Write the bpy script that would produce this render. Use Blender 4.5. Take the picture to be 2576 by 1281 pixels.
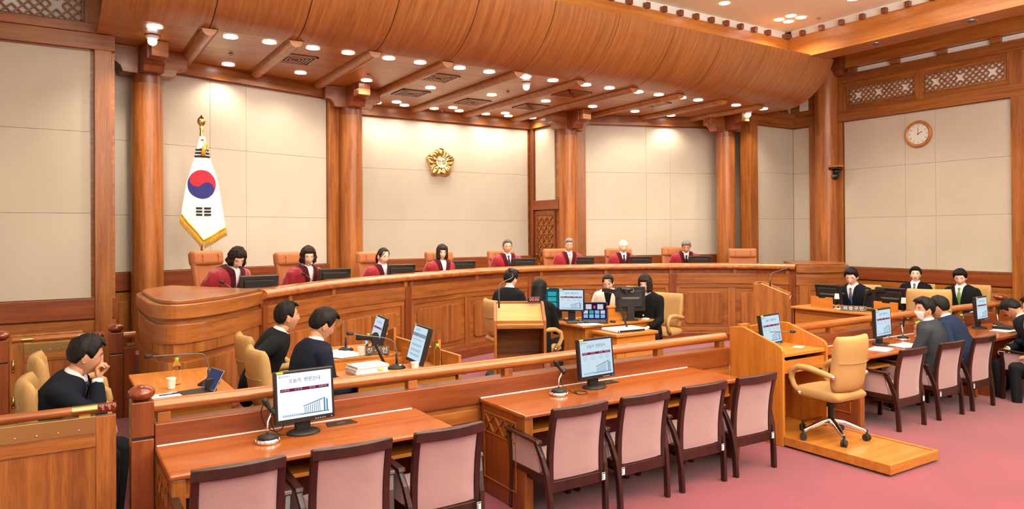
LB1,LB2,LB3,LB4,SP,SCR,EXP=200,430,110,2000,75,1.15,-.30
import bpy, bmesh, math, random
from mathutils import Vector, Matrix, Euler, noise
random.seed(7)
PI=math.pi
S=bpy.context.scene
COL=S.collection
for o in list(bpy.data.objects): bpy.data.objects.remove(o)
# ---------------------------------------------------------------- camera
cam_d=bpy.data.cameras.new('camera'); cam=bpy.data.objects.new('camera',cam_d); COL.objects.link(cam)
yaw,pit,rol=[math.radians(a) for a in (32.5902,.30025,-.36281)]
w_=Vector((math.sin(yaw)*math.cos(pit),math.cos(yaw)*math.cos(pit),math.sin(pit)))
r_=Vector((math.cos(yaw),-math.sin(yaw),0)); u_=r_.cross(w_)
r2=math.cos(rol)*r_+math.sin(rol)*u_; u2=-math.sin(rol)*r_+math.cos(rol)*u_
cam.matrix_world=Matrix(((r2.x,u2.x,-w_.x,0),(r2.y,u2.y,-w_.y,0),(r2.z,u2.z,-w_.z,2.1),(0,0,0,1)))
cam_d.sensor_width=36; cam_d.sensor_fit='HORIZONTAL'; cam_d.lens=1800.8/2576*36
cam_d.shift_y=-(640.5-578.05)/2576; cam_d.clip_start=.05; cam_d.clip_end=80
S.camera=cam
# ---------------------------------------------------------------- world, view, large lights
wd=bpy.data.worlds.new('world'); S.world=wd; wd.use_nodes=True
wd.node_tree.nodes['Background'].inputs[0].default_value=(1,.93,.84,1)
wd.node_tree.nodes['Background'].inputs[1].default_value=.05
S.view_settings.view_transform='Standard'; S.view_settings.look='None'
S.view_settings.exposure=EXP; S.view_settings.gamma=1; S.view_settings.use_curve_mapping=False
def area(name,loc,size,energy,color=(1,.88,.74),rot=(0,0,0),sy=None):
    l=bpy.data.lights.new(name,'AREA'); l.energy=energy; l.color=color; l.size=size
    if sy: l.shape='RECTANGLE'; l.size_y=sy
    o=bpy.data.objects.new(name,l); COL.objects.link(o); o.location=loc; o.rotation_euler=rot; return o
area('ceiling_fill_light',(3.0,5.2,5.85),5.0,LB1,(1,.97,.93),sy=3.0)  # this pair is added for even brightness, in place of unseen ceiling lamps
area('ceiling_fill_light',(9.2,5.0,5.85),5.0,LB1,(1,.97,.93),sy=3.0)
area('frontal_fill_light',(4.5,-2.5,4.6),10.0,LB2,(1,.97,.95),rot=(math.radians(62),0,0),sy=2.4)  # added fill from behind the camera, angled to brighten the faces
area('ceiling_fill_uplight',(5.5,.6,3.9),9.0,LB4,(1,.98,.93),rot=(PI,0,0),sy=2.0)  # added out of view, aimed up to brighten the pale ceiling; no cove here
area('bench_area_light',(6.8,11.0,4.55),8.5,LB3,(1,.90,.76),sy=1.2)  # wide warm area light facing down, just under the canopy soffit
# ---------------------------------------------------------------- helpers
class MB:
    def __init__(s): s.v=[]; s.f=[]; s.m=[]; s.mi=0
    def add(s,vs,fs,M=None):
        n=len(s.v)
        if M is not None: vs=[M@Vector(v) for v in vs]
        s.v+= [tuple(v) for v in vs]; s.f+=[tuple(i+n for i in f) for f in fs]; s.m+=[s.mi]*len(fs); return s
    def box(s,x0,x1,y0,y1,z0,z1,M=None):
        return s.add([(x0,y0,z0),(x1,y0,z0),(x1,y1,z0),(x0,y1,z0),(x0,y0,z1),(x1,y0,z1),(x1,y1,z1),(x0,y1,z1)],
          [(0,3,2,1),(4,5,6,7),(0,1,5,4),(1,2,6,5),(2,3,7,6),(3,0,4,7)],M)
    def cbox(s,c,d,M=None):
        return s.box(c[0]-d[0]/2,c[0]+d[0]/2,c[1]-d[1]/2,c[1]+d[1]/2,c[2]-d[2]/2,c[2]+d[2]/2,M)
    def beam(s,a,b,w,h,up=(0,0,1)):   # box bar between two points
        a=Vector(a); b=Vector(b); d=(b-a); L=d.length; d.normalize(); up=Vector(up)
        x=d.cross(up)
        if x.length<1e-4: x=d.cross(Vector((0,1,0)))
        x.normalize(); u=x.cross(d)
        M=Matrix((( d.x,x.x,u.x,a.x),(d.y,x.y,u.y,a.y),(d.z,x.z,u.z,a.z),(0,0,0,1)))
        return s.box(0,L,-w/2,w/2,-h/2,h/2,M)
    def poly(s,pts,t,axis='z',o=0,M=None):  # 2D polygon (ccw) extruded from o to o+t along axis
        n=len(pts)
        def P(p,q):
            return {'z':(p[0],p[1],q),'y':(p[0],q,p[1]),'x':(q,p[0],p[1])}[axis]
        vs=[P(p,o) for p in pts]+[P(p,o+t) for p in pts]
        fs=[tuple(range(n))[::-1],tuple(range(n,2*n))]+[(i,(i+1)%n,n+(i+1)%n,n+i) for i in range(n)]
        return s.add(vs,fs,M)
    def tube(s,pts,r,n=10,closed=False,caps=True):
        pts=[Vector(p) for p in pts]; k=len(pts); rr=r if isinstance(r,(list,tuple)) else [r]*k
        vs=[]; fs=[]; prev=None
        for i,p in enumerate(pts):
            if closed: t=(pts[(i+1)%k]-pts[i-1])
            else: t=(pts[min(i+1,k-1)]-pts[max(i-1,0)])
            t.normalize()
            if prev is None:
                x=t.cross(Vector((0,0,1)))
                if x.length<1e-3: x=t.cross(Vector((0,1,0)))
            else: x=prev-t*prev.dot(t)
            x.normalize(); prev=x; y=t.cross(x)
            for j in range(n):
                a=2*PI*j/n; vs.append(p+(x*math.cos(a)+y*math.sin(a))*rr[i])
        for i in range(k if closed else k-1):
            a=i*n; b=((i+1)%k)*n
            for j in range(n): fs.append((a+j,a+(j+1)%n,b+(j+1)%n,b+j))
        if caps and not closed: fs+= [tuple(range(n))[::-1],tuple(range((k-1)*n,k*n))]
        return s.add(vs,fs)
    def lathe(s,prof,n=24,M=None,caps=True):
        vs=[];fs=[];k=len(prof)
        for r,z in prof:
            for j in range(n): a=2*PI*j/n; vs.append((r*math.cos(a),r*math.sin(a),z))
        for i in range(k-1):
            for j in range(n): fs.append((i*n+j,i*n+(j+1)%n,(i+1)*n+(j+1)%n,(i+1)*n+j))
        if caps: fs+=[tuple(range(n))[::-1],tuple(range((k-1)*n,k*n))]
        return s.add(vs,fs,M)
    def ball(s,c,r,n=16,m=10,M=None):
        if not isinstance(r,(tuple,list)): r=(r,r,r)
        vs=[];fs=[]
        for i in range(m+1):
            t=PI*i/m
            for j in range(n):
                a=2*PI*j/n; vs.append((c[0]+r[0]*math.sin(t)*math.cos(a),c[1]+r[1]*math.sin(t)*math.sin(a),c[2]-r[2]*math.cos(t)))
        for i in range(m):
            for j in range(n): fs.append((i*n+j,i*n+(j+1)%n,(i+1)*n+(j+1)%n,(i+1)*n+j))
        return s.add(vs,fs,M)
    def grid(s,P,closed_u=False,M=None):  # P[i][j]
        k=len(P); n=len(P[0]); vs=[p for row in P for p in row]; fs=[]
        for i in range(k-1):
            for j in range(n if closed_u else n-1): fs.append((i*n+j,i*n+(j+1)%n,(i+1)*n+(j+1)%n,(i+1)*n+j))
        return s.add(vs,fs,M)
    def mesh(s,name,mats,smooth=False,merge=False,W=None):
        me=bpy.data.meshes.new(name)
        vs=s.v
        if W is not None: vs=[tuple(W@Vector(v)) for v in vs]
        me.from_pydata(vs,[],s.f)
        for m in (mats if isinstance(mats,(list,tuple)) else [mats]): me.materials.append(m)
        if any(s.m): me.polygons.foreach_set('material_index',s.m)
        bm=bmesh.new(); bm.from_mesh(me)
        if merge: bmesh.ops.remove_doubles(bm,verts=bm.verts,dist=1e-5)
        bmesh.ops.recalc_face_normals(bm,faces=bm.faces); bm.to_mesh(me); bm.free()
        if smooth: me.polygons.foreach_set('use_smooth',[True]*len(me.polygons))
        return me
def bevel(o,w=.004,seg=2,ang=35):
    m=o.modifiers.new('bevel','BEVEL'); m.width=w; m.segments=seg; m.limit_method='ANGLE'; m.angle_limit=math.radians(ang); m.harden_normals=False; return o
def tag(o,label=None,cat=None,group=None,kind=None):
    if label: o['label']=label
    if cat: o['category']=cat
    if group: o['group']=group
    if kind: o['kind']=kind
    return o
def thing(name,label,cat,loc=(0,0,0),rz=0,group=None,kind=None):
    o=bpy.data.objects.new(name,None); COL.objects.link(o); o.empty_display_size=.1
    o.location=loc; o.rotation_euler=(0,0,rz); tag(o,label,cat,group,kind); return o
def world_of(o):
    M=Matrix.LocRotScale(o.location,o.rotation_euler,o.scale)
    return world_of(o.parent)@M if o.parent else M
def obj(name,mb,mats,parent=None,smooth=False,bev=0,label=None,world=False,seg=2,autos=None,merge=False):
    W=world_of(parent).inverted() if (world and parent) else None
    me=mb if isinstance(mb,bpy.types.Mesh) else mb.mesh(name,mats,smooth,merge,W)
    o=bpy.data.objects.new(name,me); COL.objects.link(o)
    if parent: o.parent=parent
    if bev: bevel(o,bev,seg)
    if label: o['label']=label
    return o
def dup(root,loc=None,rz=None,label=None,group=None):
    r=root.copy(); COL.objects.link(r)
    if loc is not None: r.location=loc
    if rz is not None: r.rotation_euler=(0,0,rz)
    if label: r['label']=label
    if group: r['group']=group
    for ch in list(root.children):
        c=ch.copy(); COL.objects.link(c); c.parent=r
        for g in list(ch.children):
            d=g.copy(); COL.objects.link(d); d.parent=c
    return r
def flatsmooth(o,ang=35):
    me=o.data; me.polygons.foreach_set('use_smooth',[True]*len(me.polygons))
    try: me.set_sharp_from_angle(angle=math.radians(ang))
    except Exception: pass
    return o
ORD=['first','second','third','fourth','fifth','sixth','seventh','eighth','ninth','tenth','eleventh','twelfth','thirteenth','fourteenth','fifteenth','sixteenth','seventeenth','eighteenth','nineteenth','twentieth','twenty-first','twenty-second']
def srgb(r,g,b):
    f=lambda c:(c/255/12.92 if c/255<=.04045 else ((c/255+.055)/1.055)**2.4)
    return (f(r),f(g),f(b),1)
# ---------------------------------------------------------------- materials
def base(name,col,rough=.5,metal=0,spec=.5,**k):
    m=bpy.data.materials.new(name); m.use_nodes=True; b=m.node_tree.nodes['Principled BSDF']
    b.inputs['Base Color'].default_value=col; b.inputs['Roughness'].default_value=rough; b.inputs['Metallic'].default_value=metal
    b.inputs['Specular IOR Level'].default_value=spec
    for a,v in k.items(): b.inputs[a.replace('_',' ')].default_value=v
    return m
def nd(m,t,**k):
    n=m.node_tree.nodes.new(t)
    for a,v in k.items(): setattr(n,a,v)
    return n
def wood(name,c1,c2,axis='z',rough=.35,scale=1.0,coat=.25,var=.12):
    m=base(name,c1,rough); N=m.node_tree; b=N.nodes['Principled BSDF']; L=N.links.new
    b.inputs['Coat Weight'].default_value=coat; b.inputs['Coat Roughness'].default_value=.18
    tc=nd(m,'ShaderNodeTexCoord'); mp=nd(m,'ShaderNodeMapping'); L(tc.outputs['Object'],mp.inputs['Vector'])
    s={'x':(.5,9,9),'y':(9,.5,9),'z':(9,9,.5),'c':(7,.35,.35),'h':(.6,.6,9)}[axis]; mp.inputs['Scale'].default_value=[q*scale for q in s]
    oi=nd(m,'ShaderNodeObjectInfo'); mul=nd(m,'ShaderNodeMath',operation='MULTIPLY'); mul.inputs[1].default_value=37; L(oi.outputs['Random'],mul.inputs[0])
    cx=nd(m,'ShaderNodeCombineXYZ'); [L(mul.outputs[0],cx.inputs[i]) for i in range(3)]; L(cx.outputs[0],mp.inputs['Location'])
    n1=nd(m,'ShaderNodeTexNoise'); n1.inputs['Scale'].default_value=1.6; n1.inputs['Detail'].default_value=4; n1.inputs['Distortion'].default_value=.6; L(mp.outputs[0],n1.inputs['Vector'])
    n2=nd(m,'ShaderNodeTexNoise'); n2.inputs['Scale'].default_value=14; n2.inputs['Detail'].default_value=3; L(mp.outputs[0],n2.inputs['Vector'])
    mx=nd(m,'ShaderNodeMix',data_type='FLOAT'); mx.inputs[0].default_value=.35; L(n1.outputs[0],mx.inputs[2]); L(n2.outputs[0],mx.inputs[3])
    cr=nd(m,'ShaderNodeValToRGB'); cr.color_ramp.elements[0].position=.36; cr.color_ramp.elements[1].position=.62
    cr.color_ramp.elements[0].color=c2; cr.color_ramp.elements[1].color=c1; L(mx.outputs[0],cr.inputs[0])
    hs=nd(m,'ShaderNodeHueSaturation'); mr=nd(m,'ShaderNodeMapRange'); mr.inputs['To Min'].default_value=1-var; mr.inputs['To Max'].default_value=1+var
    L(oi.outputs['Random'],mr.inputs['Value']); L(mr.outputs[0],hs.inputs['Value']); L(cr.outputs[0],hs.inputs['Color']); L(hs.outputs[0],b.inputs['Base Color'])
    bp=nd(m,'ShaderNodeBump'); bp.inputs['Strength'].default_value=.06; bp.inputs['Distance'].default_value=.002; L(n2.outputs[0],bp.inputs['Height']); L(bp.outputs[0],b.inputs['Normal'])
    return m
def cloth(name,c1,c2,scale=300,rough=.9,bump=.3,big=3,sheen=.2):
    m=base(name,c1,rough,spec=.2); N=m.node_tree; b=N.nodes['Principled BSDF']; L=N.links.new
    b.inputs['Sheen Weight'].default_value=sheen
    tc=nd(m,'ShaderNodeTexCoord')
    n1=nd(m,'ShaderNodeTexNoise'); n1.inputs['Scale'].default_value=big; n1.inputs['Detail'].default_value=5; L(tc.outputs['Object'],n1.inputs['Vector'])
    n2=nd(m,'ShaderNodeTexNoise'); n2.inputs['Scale'].default_value=scale; n2.inputs['Detail'].default_value=1; L(tc.outputs['Object'],n2.inputs['Vector'])
    mx=nd(m,'ShaderNodeMix',data_type='FLOAT'); mx.inputs[0].default_value=.5; L(n1.outputs[0],mx.inputs[2]); L(n2.outputs[0],mx.inputs[3])
    cr=nd(m,'ShaderNodeValToRGB'); cr.color_ramp.elements[0].position=.35; cr.color_ramp.elements[1].position=.65
    cr.color_ramp.elements[0].color=c2; cr.color_ramp.elements[1].color=c1; L(mx.outputs[0],cr.inputs[0]); L(cr.outputs[0],b.inputs['Base Color'])
    bp=nd(m,'ShaderNodeBump'); bp.inputs['Strength'].default_value=bump; bp.inputs['Distance'].default_value=.002; L(n2.outputs[0],bp.inputs['Height']); L(bp.outputs[0],b.inputs['Normal'])
    return m
def emit(name,col,st):
    m=bpy.data.materials.new(name); m.use_nodes=True; N=m.node_tree; N.nodes.clear()
    e=N.nodes.new('ShaderNodeEmission'); e.inputs[0].default_value=col; e.inputs[1].default_value=st
    o=N.nodes.new('ShaderNodeOutputMaterial'); N.links.new(e.outputs[0],o.inputs[0]); return m
W1,W2=srgb(170,104,46),srgb(124,66,27)
woodV=wood('wood_vertical',W1,W2,'z'); woodX=wood('wood_along_x',W1,W2,'x'); woodY=wood('wood_along_y',W1,W2,'y')
woodH=wood('wood_horizontal',W1,W2,'h')
R1c,R2c=srgb(142,72,32),srgb(110,50,21)
redV=wood('red_wood_vertical',R1c,R2c,'z'); redX=wood('red_wood_along_x',R1c,R2c,'x'); redY=wood('red_wood_along_y',R1c,R2c,'y')
colW=wood('column_wood',srgb(176,106,48),srgb(128,68,29),'z',.4)
canW=wood('canopy_veneer',srgb(172,110,56),srgb(138,82,41),'c',.38,2.0,.3,.04)
sofW=wood('soffit_veneer',srgb(180,114,50),srgb(148,86,35),'x',.4,.6,.2,.05)
goldX=wood('golden_beam_x',srgb(196,126,52),srgb(166,94,34),'x',.4); goldY=wood('golden_beam_y',srgb(196,126,52),srgb(166,94,34),'y',.4)
deskW=wood('desk_top_wood',srgb(172,94,36),srgb(146,72,26),'x',.22,.5,.5)
oakX=wood('oak_along_x',srgb(204,132,52),srgb(178,104,34),'x',.4,1,.2); oakY=wood('oak_along_y',srgb(204,132,52),srgb(178,104,34),'y',.4,1,.2); oakV=wood('oak_vertical',srgb(200,126,48),srgb(172,98,32),'z',.4,1,.2)
darkW=wood('dark_mahogany',srgb(58,26,20),srgb(36,15,13),'z',.34,1,.3)
railW=wood('handrail_wood',srgb(190,114,50),srgb(146,76,31),'x',.25,1,.5)
ballW=wood('finial_wood',srgb(140,60,30),srgb(110,42,20),'x',.18,1,.6)
wallF=cloth('wall_fabric',srgb(200,190,176),srgb(188,178,162),220,.95,.25,1.2,.1)
carpet=cloth('carpet',srgb(132,34,62),srgb(110,24,50),160,.98,.6,1.6,.4)
pinkF=cloth('pink_upholstery',srgb(180,146,150),srgb(160,126,132),260,.9,.2,3,.4)
tanL=cloth('tan_leather',srgb(188,150,98),srgb(178,138,86),120,.5,.06,3,0)
brnL=cloth('brown_leather',srgb(180,114,74),srgb(170,104,66),90,.42,.06,3,0)
plaster=base('ceiling_plaster',srgb(250,240,208),.9)
white=base('white_paint',srgb(236,232,226),.8)
black=base('black_plastic',(.012,.012,.014,1),.35); blackM=base('black_matte',(.01,.01,.011,1),.6); greyP=base('grey_plastic',(.12,.12,.13,1),.45)
rubber=base('rubber',(.02,.02,.02,1),.7)
brass=base('brass',srgb(196,166,108),.32,1); gold=base('polished_gold',srgb(226,204,132),.16,1); chrome=base('chrome',(.8,.8,.82,1),.12,1); steel=base('steel',(.5,.5,.52,1),.3,1)
paper=base('paper',srgb(236,234,240),.8); shirtM=cloth('white_shirt',srgb(232,232,240),srgb(216,216,228),400,.85,.1,6)
yellow=base('yellow_sticker',srgb(226,200,40),.6); grn=base('green_cap',srgb(140,210,60),.45)
glassM=base('clear_plastic',(1,1,1,1),.02); glassM.node_tree.nodes['Principled BSDF'].inputs['Transmission Weight'].default_value=1.0; glassM.node_tree.nodes['Principled BSDF'].inputs['IOR'].default_value=1.16
def suit(n,r,g,b): return cloth(n,srgb(r,g,b),srgb(int(r*.8),int(g*.8),int(b*.8)),500,.88,.15,4,.0)
suitBlack=suit('black_suit',22,24,28); suitNavy=suit('navy_suit',24,30,52); suitDark=suit('charcoal_suit',58,62,70); suitInk=suit('ink_suit',18,23,36); suitBlue=suit('blue_suit',34,48,78); blackWool=suit('black_wool',17,18,21)
robeM=cloth('crimson_robe',srgb(158,34,48),srgb(132,22,38),300,.6,.1,5,.3); velvet=cloth('dark_velvet',srgb(84,14,26),srgb(62,8,18),300,.95,.1,5,.1)
creamC=cloth('cream_jacket',srgb(236,226,214),srgb(220,208,196),200,.9,.3,5)
trous=suit('dark_trousers',26,28,34)
# ================================================================ ROOM
def struct(name,mb,m,parent=None,**k):
    o=obj(name,mb,m,parent,**k)
    if not parent: o['kind']='structure'
    return o
b=MB(); b.box(-.9,14.6,-5,16,-.1,0); floor=struct('floor',b,carpet)
b=MB(); b.box(-.55,12.6,5.5,8.85,0,.12); b.box(4.9,8.6,8.85,9.4,0,.12); struct('floor',b,carpet)
# judges' raised floor behind the bench
b=MB(); b.poly([(1.2,9.6),(2.0,8.9),(3.4,10.1),(4.9,10.85),(6.3,11.4),(7.5,11.6),(8.8,11.35),(10.2,10.8),(11.3,10.0),(12.2,9.0),(13.9,9.6),(13.9,10.9),(9.2,12.4),(9.1,13.4),(4.5,13.4),(4.4,12.2),(.7,11.1)],.55,'z',0)
struct('floor',b,carpet)
ZJ=[2.388,3.42,4.45]
def wall_frame(name,p0,p1,z0,splits,zb,top=4.66,zs=ZJ,parent=None,wains=True,thick=.12):
    """wall along p0->p1 (room on the right-hand side when walking p0->p1 is -n). local x along wall, local y away from room"""
    d=Vector((p1[0]-p0[0],p1[1]-p0[1],0)); L=d.length; a=math.atan2(d.y,d.x)
    w=bpy.data.objects.new(name,None); COL.objects.link(w); w.location=(p0[0],p0[1],0); w.rotation_euler=(0,0,a); w['kind']='structure'
    b=MB(); b.box(0,L,.03,thick,0,top); obj('backing',b,woodX,w)
    rows=[zb]+zs
    xs=splits
    for i in range(len(xs)-1):
        for j in range(3):
            b=MB(); g=.0015; b.box(xs[i]+g,xs[i+1]-g,-.0,.035,rows[j]+g,rows[j+1]-g); obj('fabric_panel',b,wallF,w,bev=.003)
    # cornice beam
    b=MB(); b.box(0,L,-.07,.05,4.46,top); obj('beam',b,woodX,w,bev=.006)
    b=MB(); b.box(xs[0],xs[-1],-.02,.04,4.44,4.46); obj('trim_strip',b,redX,w)
    # wainscot
    b=MB(); b.box(0,L,-.05,.05,zb-.26,zb-.004); obj('chair_rail',b,redX,w,bev=.008)
    b=MB(); b.box(0,L,-.03,.05,.12,zb-.28); obj('wainscot',b,woodX,w)
    n=max(1,round((xs[-1]-xs[0])/1.1)); sw=(xs[-1]-xs[0])/n
    for i in range(n):
        b=MB(); x0=xs[0]+i*sw+.09; x1=xs[0]+(i+1)*sw-.09; b.box(x0,x1,-.05,0,.25,zb-.4); obj('raised_panel',b,woodV,w,bev=.015)
    b=MB(); b.box(0,L,-.06,.05,0,.14); obj('plinth',b,redX,w)
    return w,L
def post(w,x0,x1,y0=-.07,z0=0,z1=4.46,m=None):
    b=MB(); b.box(x0,x1,y0,.05,z0,z1); return obj('post',b,m or woodV,w,bev=.006)
# left part of the back wall (beside the canopy)
w,L=wall_frame('wall_back_left',(-.75,10.5),(.66,10.5),0,[0.02,1.14],1.319,top=4.66)
post(w,1.18,1.37)
# upper storey of that wall: beam, lattice, beam
b=MB(); b.box(-.0,1.36,-.10,.1,4.66,4.78); obj('beam',b,woodX,w,bev=.005)
b=MB(); b.box(0,1.2,.03,.1,4.78,5.3); obj('lattice_back',b,white,w)
b=MB(); b.box(0,1.4,-.1,.1,5.16,5.46); obj('beam',b,woodX,w)
b=MB(); b.box(0,1.4,-.04,.1,5.46,6.1); obj('upper_wall',b,woodX,w)
b=MB(); b.box(1.08,1.37,-.1,.1,4.78,5.16); obj('post',b,woodV,w)
def lattice(w,x0,x1,z0,z1,holes,y=-.02,n=3,tk=.017,dp=.03):
    H=z1-z0; s=H/n   # diagonal spacing
    hs=[]
    nh=holes; 
    for k in range(nh):
        hh=x0+(k+.5)*(x1-x0)/nh; hs.append(x0+round((hh-x0)/s)*s)
    def clip(c,sg):
        # line x = c + sg*(z-z0)
        out=[]; 
        za,zb_=z0,z1
        for zz in (0,):
            a=(c,z0); e=(c+sg*H,z1)
        pts=[]
        t0,t1=0,1
        dx=sg*H
        if dx>0: t0=max(t0,(x0-c)/dx); t1=min(t1,(x1-c)/dx)
        else: t0=max(t0,(x1-c)/dx); t1=min(t1,(x0-c)/dx)
        if t1-t0<.02: return []
        # cut out the crosses
        segs=[(t0,t1)]
        for h in hs:
            new=[]
            for a,e in segs:
                # distance region: |x-h|+|z-zc| diamond with cross arms -> use rotated cross
                st=[a]; N=60; ins=False; cur=a
                for q in range(N+1):
                    t=a+(e-a)*q/N; x=c+dx*t; z=z0+H*t; u=(x-h)-(z-(z0+z1)/2); v=(x-h)+(z-(z0+z1)/2)
                    r=s*.98
                    inside=max(abs(u),abs(v))<s*.56
                    if inside and not ins: 
                        if t-cur>.02: new.append((cur,t))
                        ins=True
                    if (not inside) and ins: cur=t; ins=False
                if not ins and e-cur>.02: new.append((cur,e))
            segs=new
        return [((c+dx*a),z0+H*a,(c+dx*e),z0+H*e) for a,e in segs]
    for sg in (1,-1):
        c=x0-H if sg>0 else x0
        k=0
        cc=x0-math.ceil(H/s)*s if sg>0 else x0
        end=x1 if sg>0 else x1+H
        while cc<end:
            for (xa,za,xb,zb) in clip(cc+s/2*0,sg):
                b=MB(); b.beam((xa,y+(0 if sg>0 else .006),za),(xb,y+(0 if sg>0 else .006),zb),dp,tk,(0,0,1)); 
                obj('lattice_bar',b,woodX,w)
            cc+=s
    b=MB(); t=.03
    b.box(x0-t,x1+t,y-.03,y+.03,z0-t,z0); b.box(x0-t,x1+t,y-.03,y+.03,z1,z1+t); b.box(x0-t,x0,y-.03,y+.03,z0,z1); b.box(x1,x1+t,y-.03,y+.03,z0,z1)
    obj('lattice_frame',b,woodX,w,bev=.004)
lattice(w,.10,1.04,4.80,5.14,2)
# flag wall
a_=math.radians(16.86)
def onflag(x): return (x,11.379+(x-1.346)*math.tan(a_))
w,L=wall_frame('wall_back_flag_side',onflag(.62),onflag(4.45),0,[0.02,(1.99-.62)/math.cos(a_),(2.55-.62)/math.cos(a_),(3.975-.62)/math.cos(a_)],1.60)
post(w,(3.975-.62)/math.cos(a_)+.01,(4.24-.62)/math.cos(a_))
# centre recess
w,L=wall_frame('wall_back_emblem',(4.4,13.494),(9.18,13.494),0,[.05,4.66],1.594)
w2=bpy.data.objects.new('wall_back_recess_left',None); COL.objects.link(w2); w2.location=(4.42,12.3,0); w2.rotation_euler=(0,0,PI/2); w2['kind']='structure'
b=MB(); b.box(0,1.2,0,.1,0,4.66); obj('backing',b,woodX,w2)
b=MB(); b.box(0,1.2,-.03,.0,1.6,4.45); obj('fabric_panel',b,wallF,w2,bev=.006)
# return wall with the small door, faces left (-x)
w3=bpy.data.objects.new('wall_back_recess_right',None); COL.objects.link(w3); w3.location=(9.16,13.494,0); w3.rotation_euler=(0,0,-PI/2); w3['kind']='structure'
b=MB(); b.box(0,1.1,.03,.15,0,4.66); obj('backing',b,woodX,w3)
b=MB(); b.box(.16,.9,-.0,.04,2.83,4.44); obj('fabric_panel',b,wallF,w3,bev=.006)
b=MB(); b.box(0,1.1,-.07,.05,4.46,4.66); obj('beam',b,woodX,w3,bev=.006)
b=MB(); b.box(0,1.1,-.05,.05,2.62,2.83); obj('beam',b,redX,w3,bev=.006)
b=MB(); b.box(0,.13,-.06,.05,0,4.46); obj('post',b,redV,w3,bev=.006)
d=bpy.data.objects.new('door_1',None); COL.objects.link(d); d['kind']='structure'; d.location=w3.location; d.rotation_euler=w3.rotation_euler
b=MB(); b.box(.16,.92,.0,.03,.55,2.6); obj('door_leaf',b,woodV,d)
b=MB()
for (x0,x1,z0,z1) in ((.16,.22,.55,2.6),(.86,.92,.55,2.6),(.22,.86,2.5,2.6),(.22,.86,.55,.8)): b.box(x0,x1,-.02,.01,z0,z1)
obj('door_frame',b,redV,d,bev=.004)
for j in range(6):
    for i in range(3):
        x0=.24+i*.2; z0=1.28+j*.2
        for q in range(4):
            pts=[((x0,z0),(x0+.19,z0+.19)),((x0+.19,z0),(x0,z0+.19)),((x0,z0),(x0+.19,z0)),((x0,z0),(x0,z0+.19))][q]
            b=MB(); b.beam((pts[0][0],-.012,pts[0][1]),(pts[1][0],-.012,pts[1][1]),.02,.012); obj('fret_bar',b,woodX,d)
b=MB(); b.ball((.27,-.05,1.62),.035); b.tube([(.27,-.05,1.62),(.27,.0,1.62)],.015); obj('door_handle',b,ballW,d,smooth=True)
# wing wall
b_=math.radians(20.13)
def onwing(x): return (x,12.235-(x-9.708)*math.tan(b_))
cs=math.cos(b_); x0=9.2
w,L=wall_frame('wall_back_right_wing',onwing(x0),onwing(13.25),0,[(9.715-x0)/cs,(11.042-x0)/cs,(11.585-x0)/cs,(13.2-x0)/cs],1.60)
post(w,(9.50-x0)/cs,(9.705-x0)/cs)
# right end of back wall
w,L=wall_frame('wall_back_right',(12.75,10.36),(14.34,10.36),0,[.24,1.548],1.38)
post(w,.0,.23)
b=MB(); b.box(-.02,.0,-.07,.2,0,4.46); obj('post',b,woodV,w)
b=MB(); b.box(0,1.5,-.1,.1,4.66,4.78); obj('beam',b,woodX,w)
b=MB(); b.box(0,1.5,.03,.1,4.78,5.2); obj('lattice_back',b,wallF,w)
lattice(w,.1,1.3,4.80,5.14,2)
b=MB(); b.box(0,1.5,-.1,.1,5.2,6.1); obj('upper_wall',b,woodX,w)
# right wall (runs towards camera): p0=(14.3,10.36) -> p1=(14.3,3)
w,L=wall_frame('wall_right',(14.3,10.36),(14.3,9.6),0,[.002,.45],1.35,top=4.66)
post(w,.46,.7)
b=MB(); b.box(0,.8,-.05,.1,4.66,6.1); obj('upper_wall',b,woodX,w)
b=MB(); b.box(.22,.44,-.06,-.04,4.82,5.2); obj('white_slot',b,white,w)
Y0=9.34
w,L=wall_frame('wall_right_clock',(14.3,Y0),(14.3,-4.9),0,[Y0-9.098,Y0-7.795,Y0-7.214,Y0-5.904],1.35,top=4.46)
post(w,.0,.225,-.05); 
for yy in (5.89,2.4): post(w,Y0-yy,Y0-yy+.3,-.08)
for y0_,y1_ in ((5.55,2.45),(2.05,-1.2)):
    for j in range(3):
        for q in range(3):
            s0=Y0-y0_+q*(y0_-y1_)/3; s1=s0+(y0_-y1_)/3; b=MB(); zz=[1.35]+ZJ; b.box(s0+.0015,s1-.0015,0,.035,zz[j]+.0015,zz[j+1]-.0015); obj('fabric_panel',b,wallF,w,bev=.006)
b=MB(); b.box(0,L,-.09,.05,4.45,4.67); obj('beam',b,woodX,w,bev=.01)
b=MB(); b.box(0,L,.02,.1,4.67,5.26); obj('lattice_back',b,white,w)
b=MB(); b.box(0,L,-.09,.05,5.26,5.45); obj('beam',b,woodX,w,bev=.01)
b=MB(); b.box(.0,.33,-.05,.05,4.67,5.26); obj('post',b,woodV,w); 
b=MB(); b.box(Y0-7.55,Y0-7.43,-.05,.05,4.67,5.26); obj('post',b,woodV,w)
b=MB(); b.box(Y0-5.96,Y0-5.6,-.05,.05,4.67,5.26); obj('post',b,woodV,w)
for z0,z1 in ((4.67,4.78),(5.15,5.26)):
    b=MB(); b.box(.33,Y0-5.96,-.03,.05,z0,z1); obj('rail',b,woodX,w)
lattice(w,Y0-8.97,Y0-7.58,4.80,5.13,3); lattice(w,Y0-7.40,Y0-6.0,4.80,5.13,3)
b=MB(); b.box(0,L,.0,.06,5.45,5.56); obj('white_slot',b,white,w)
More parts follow.
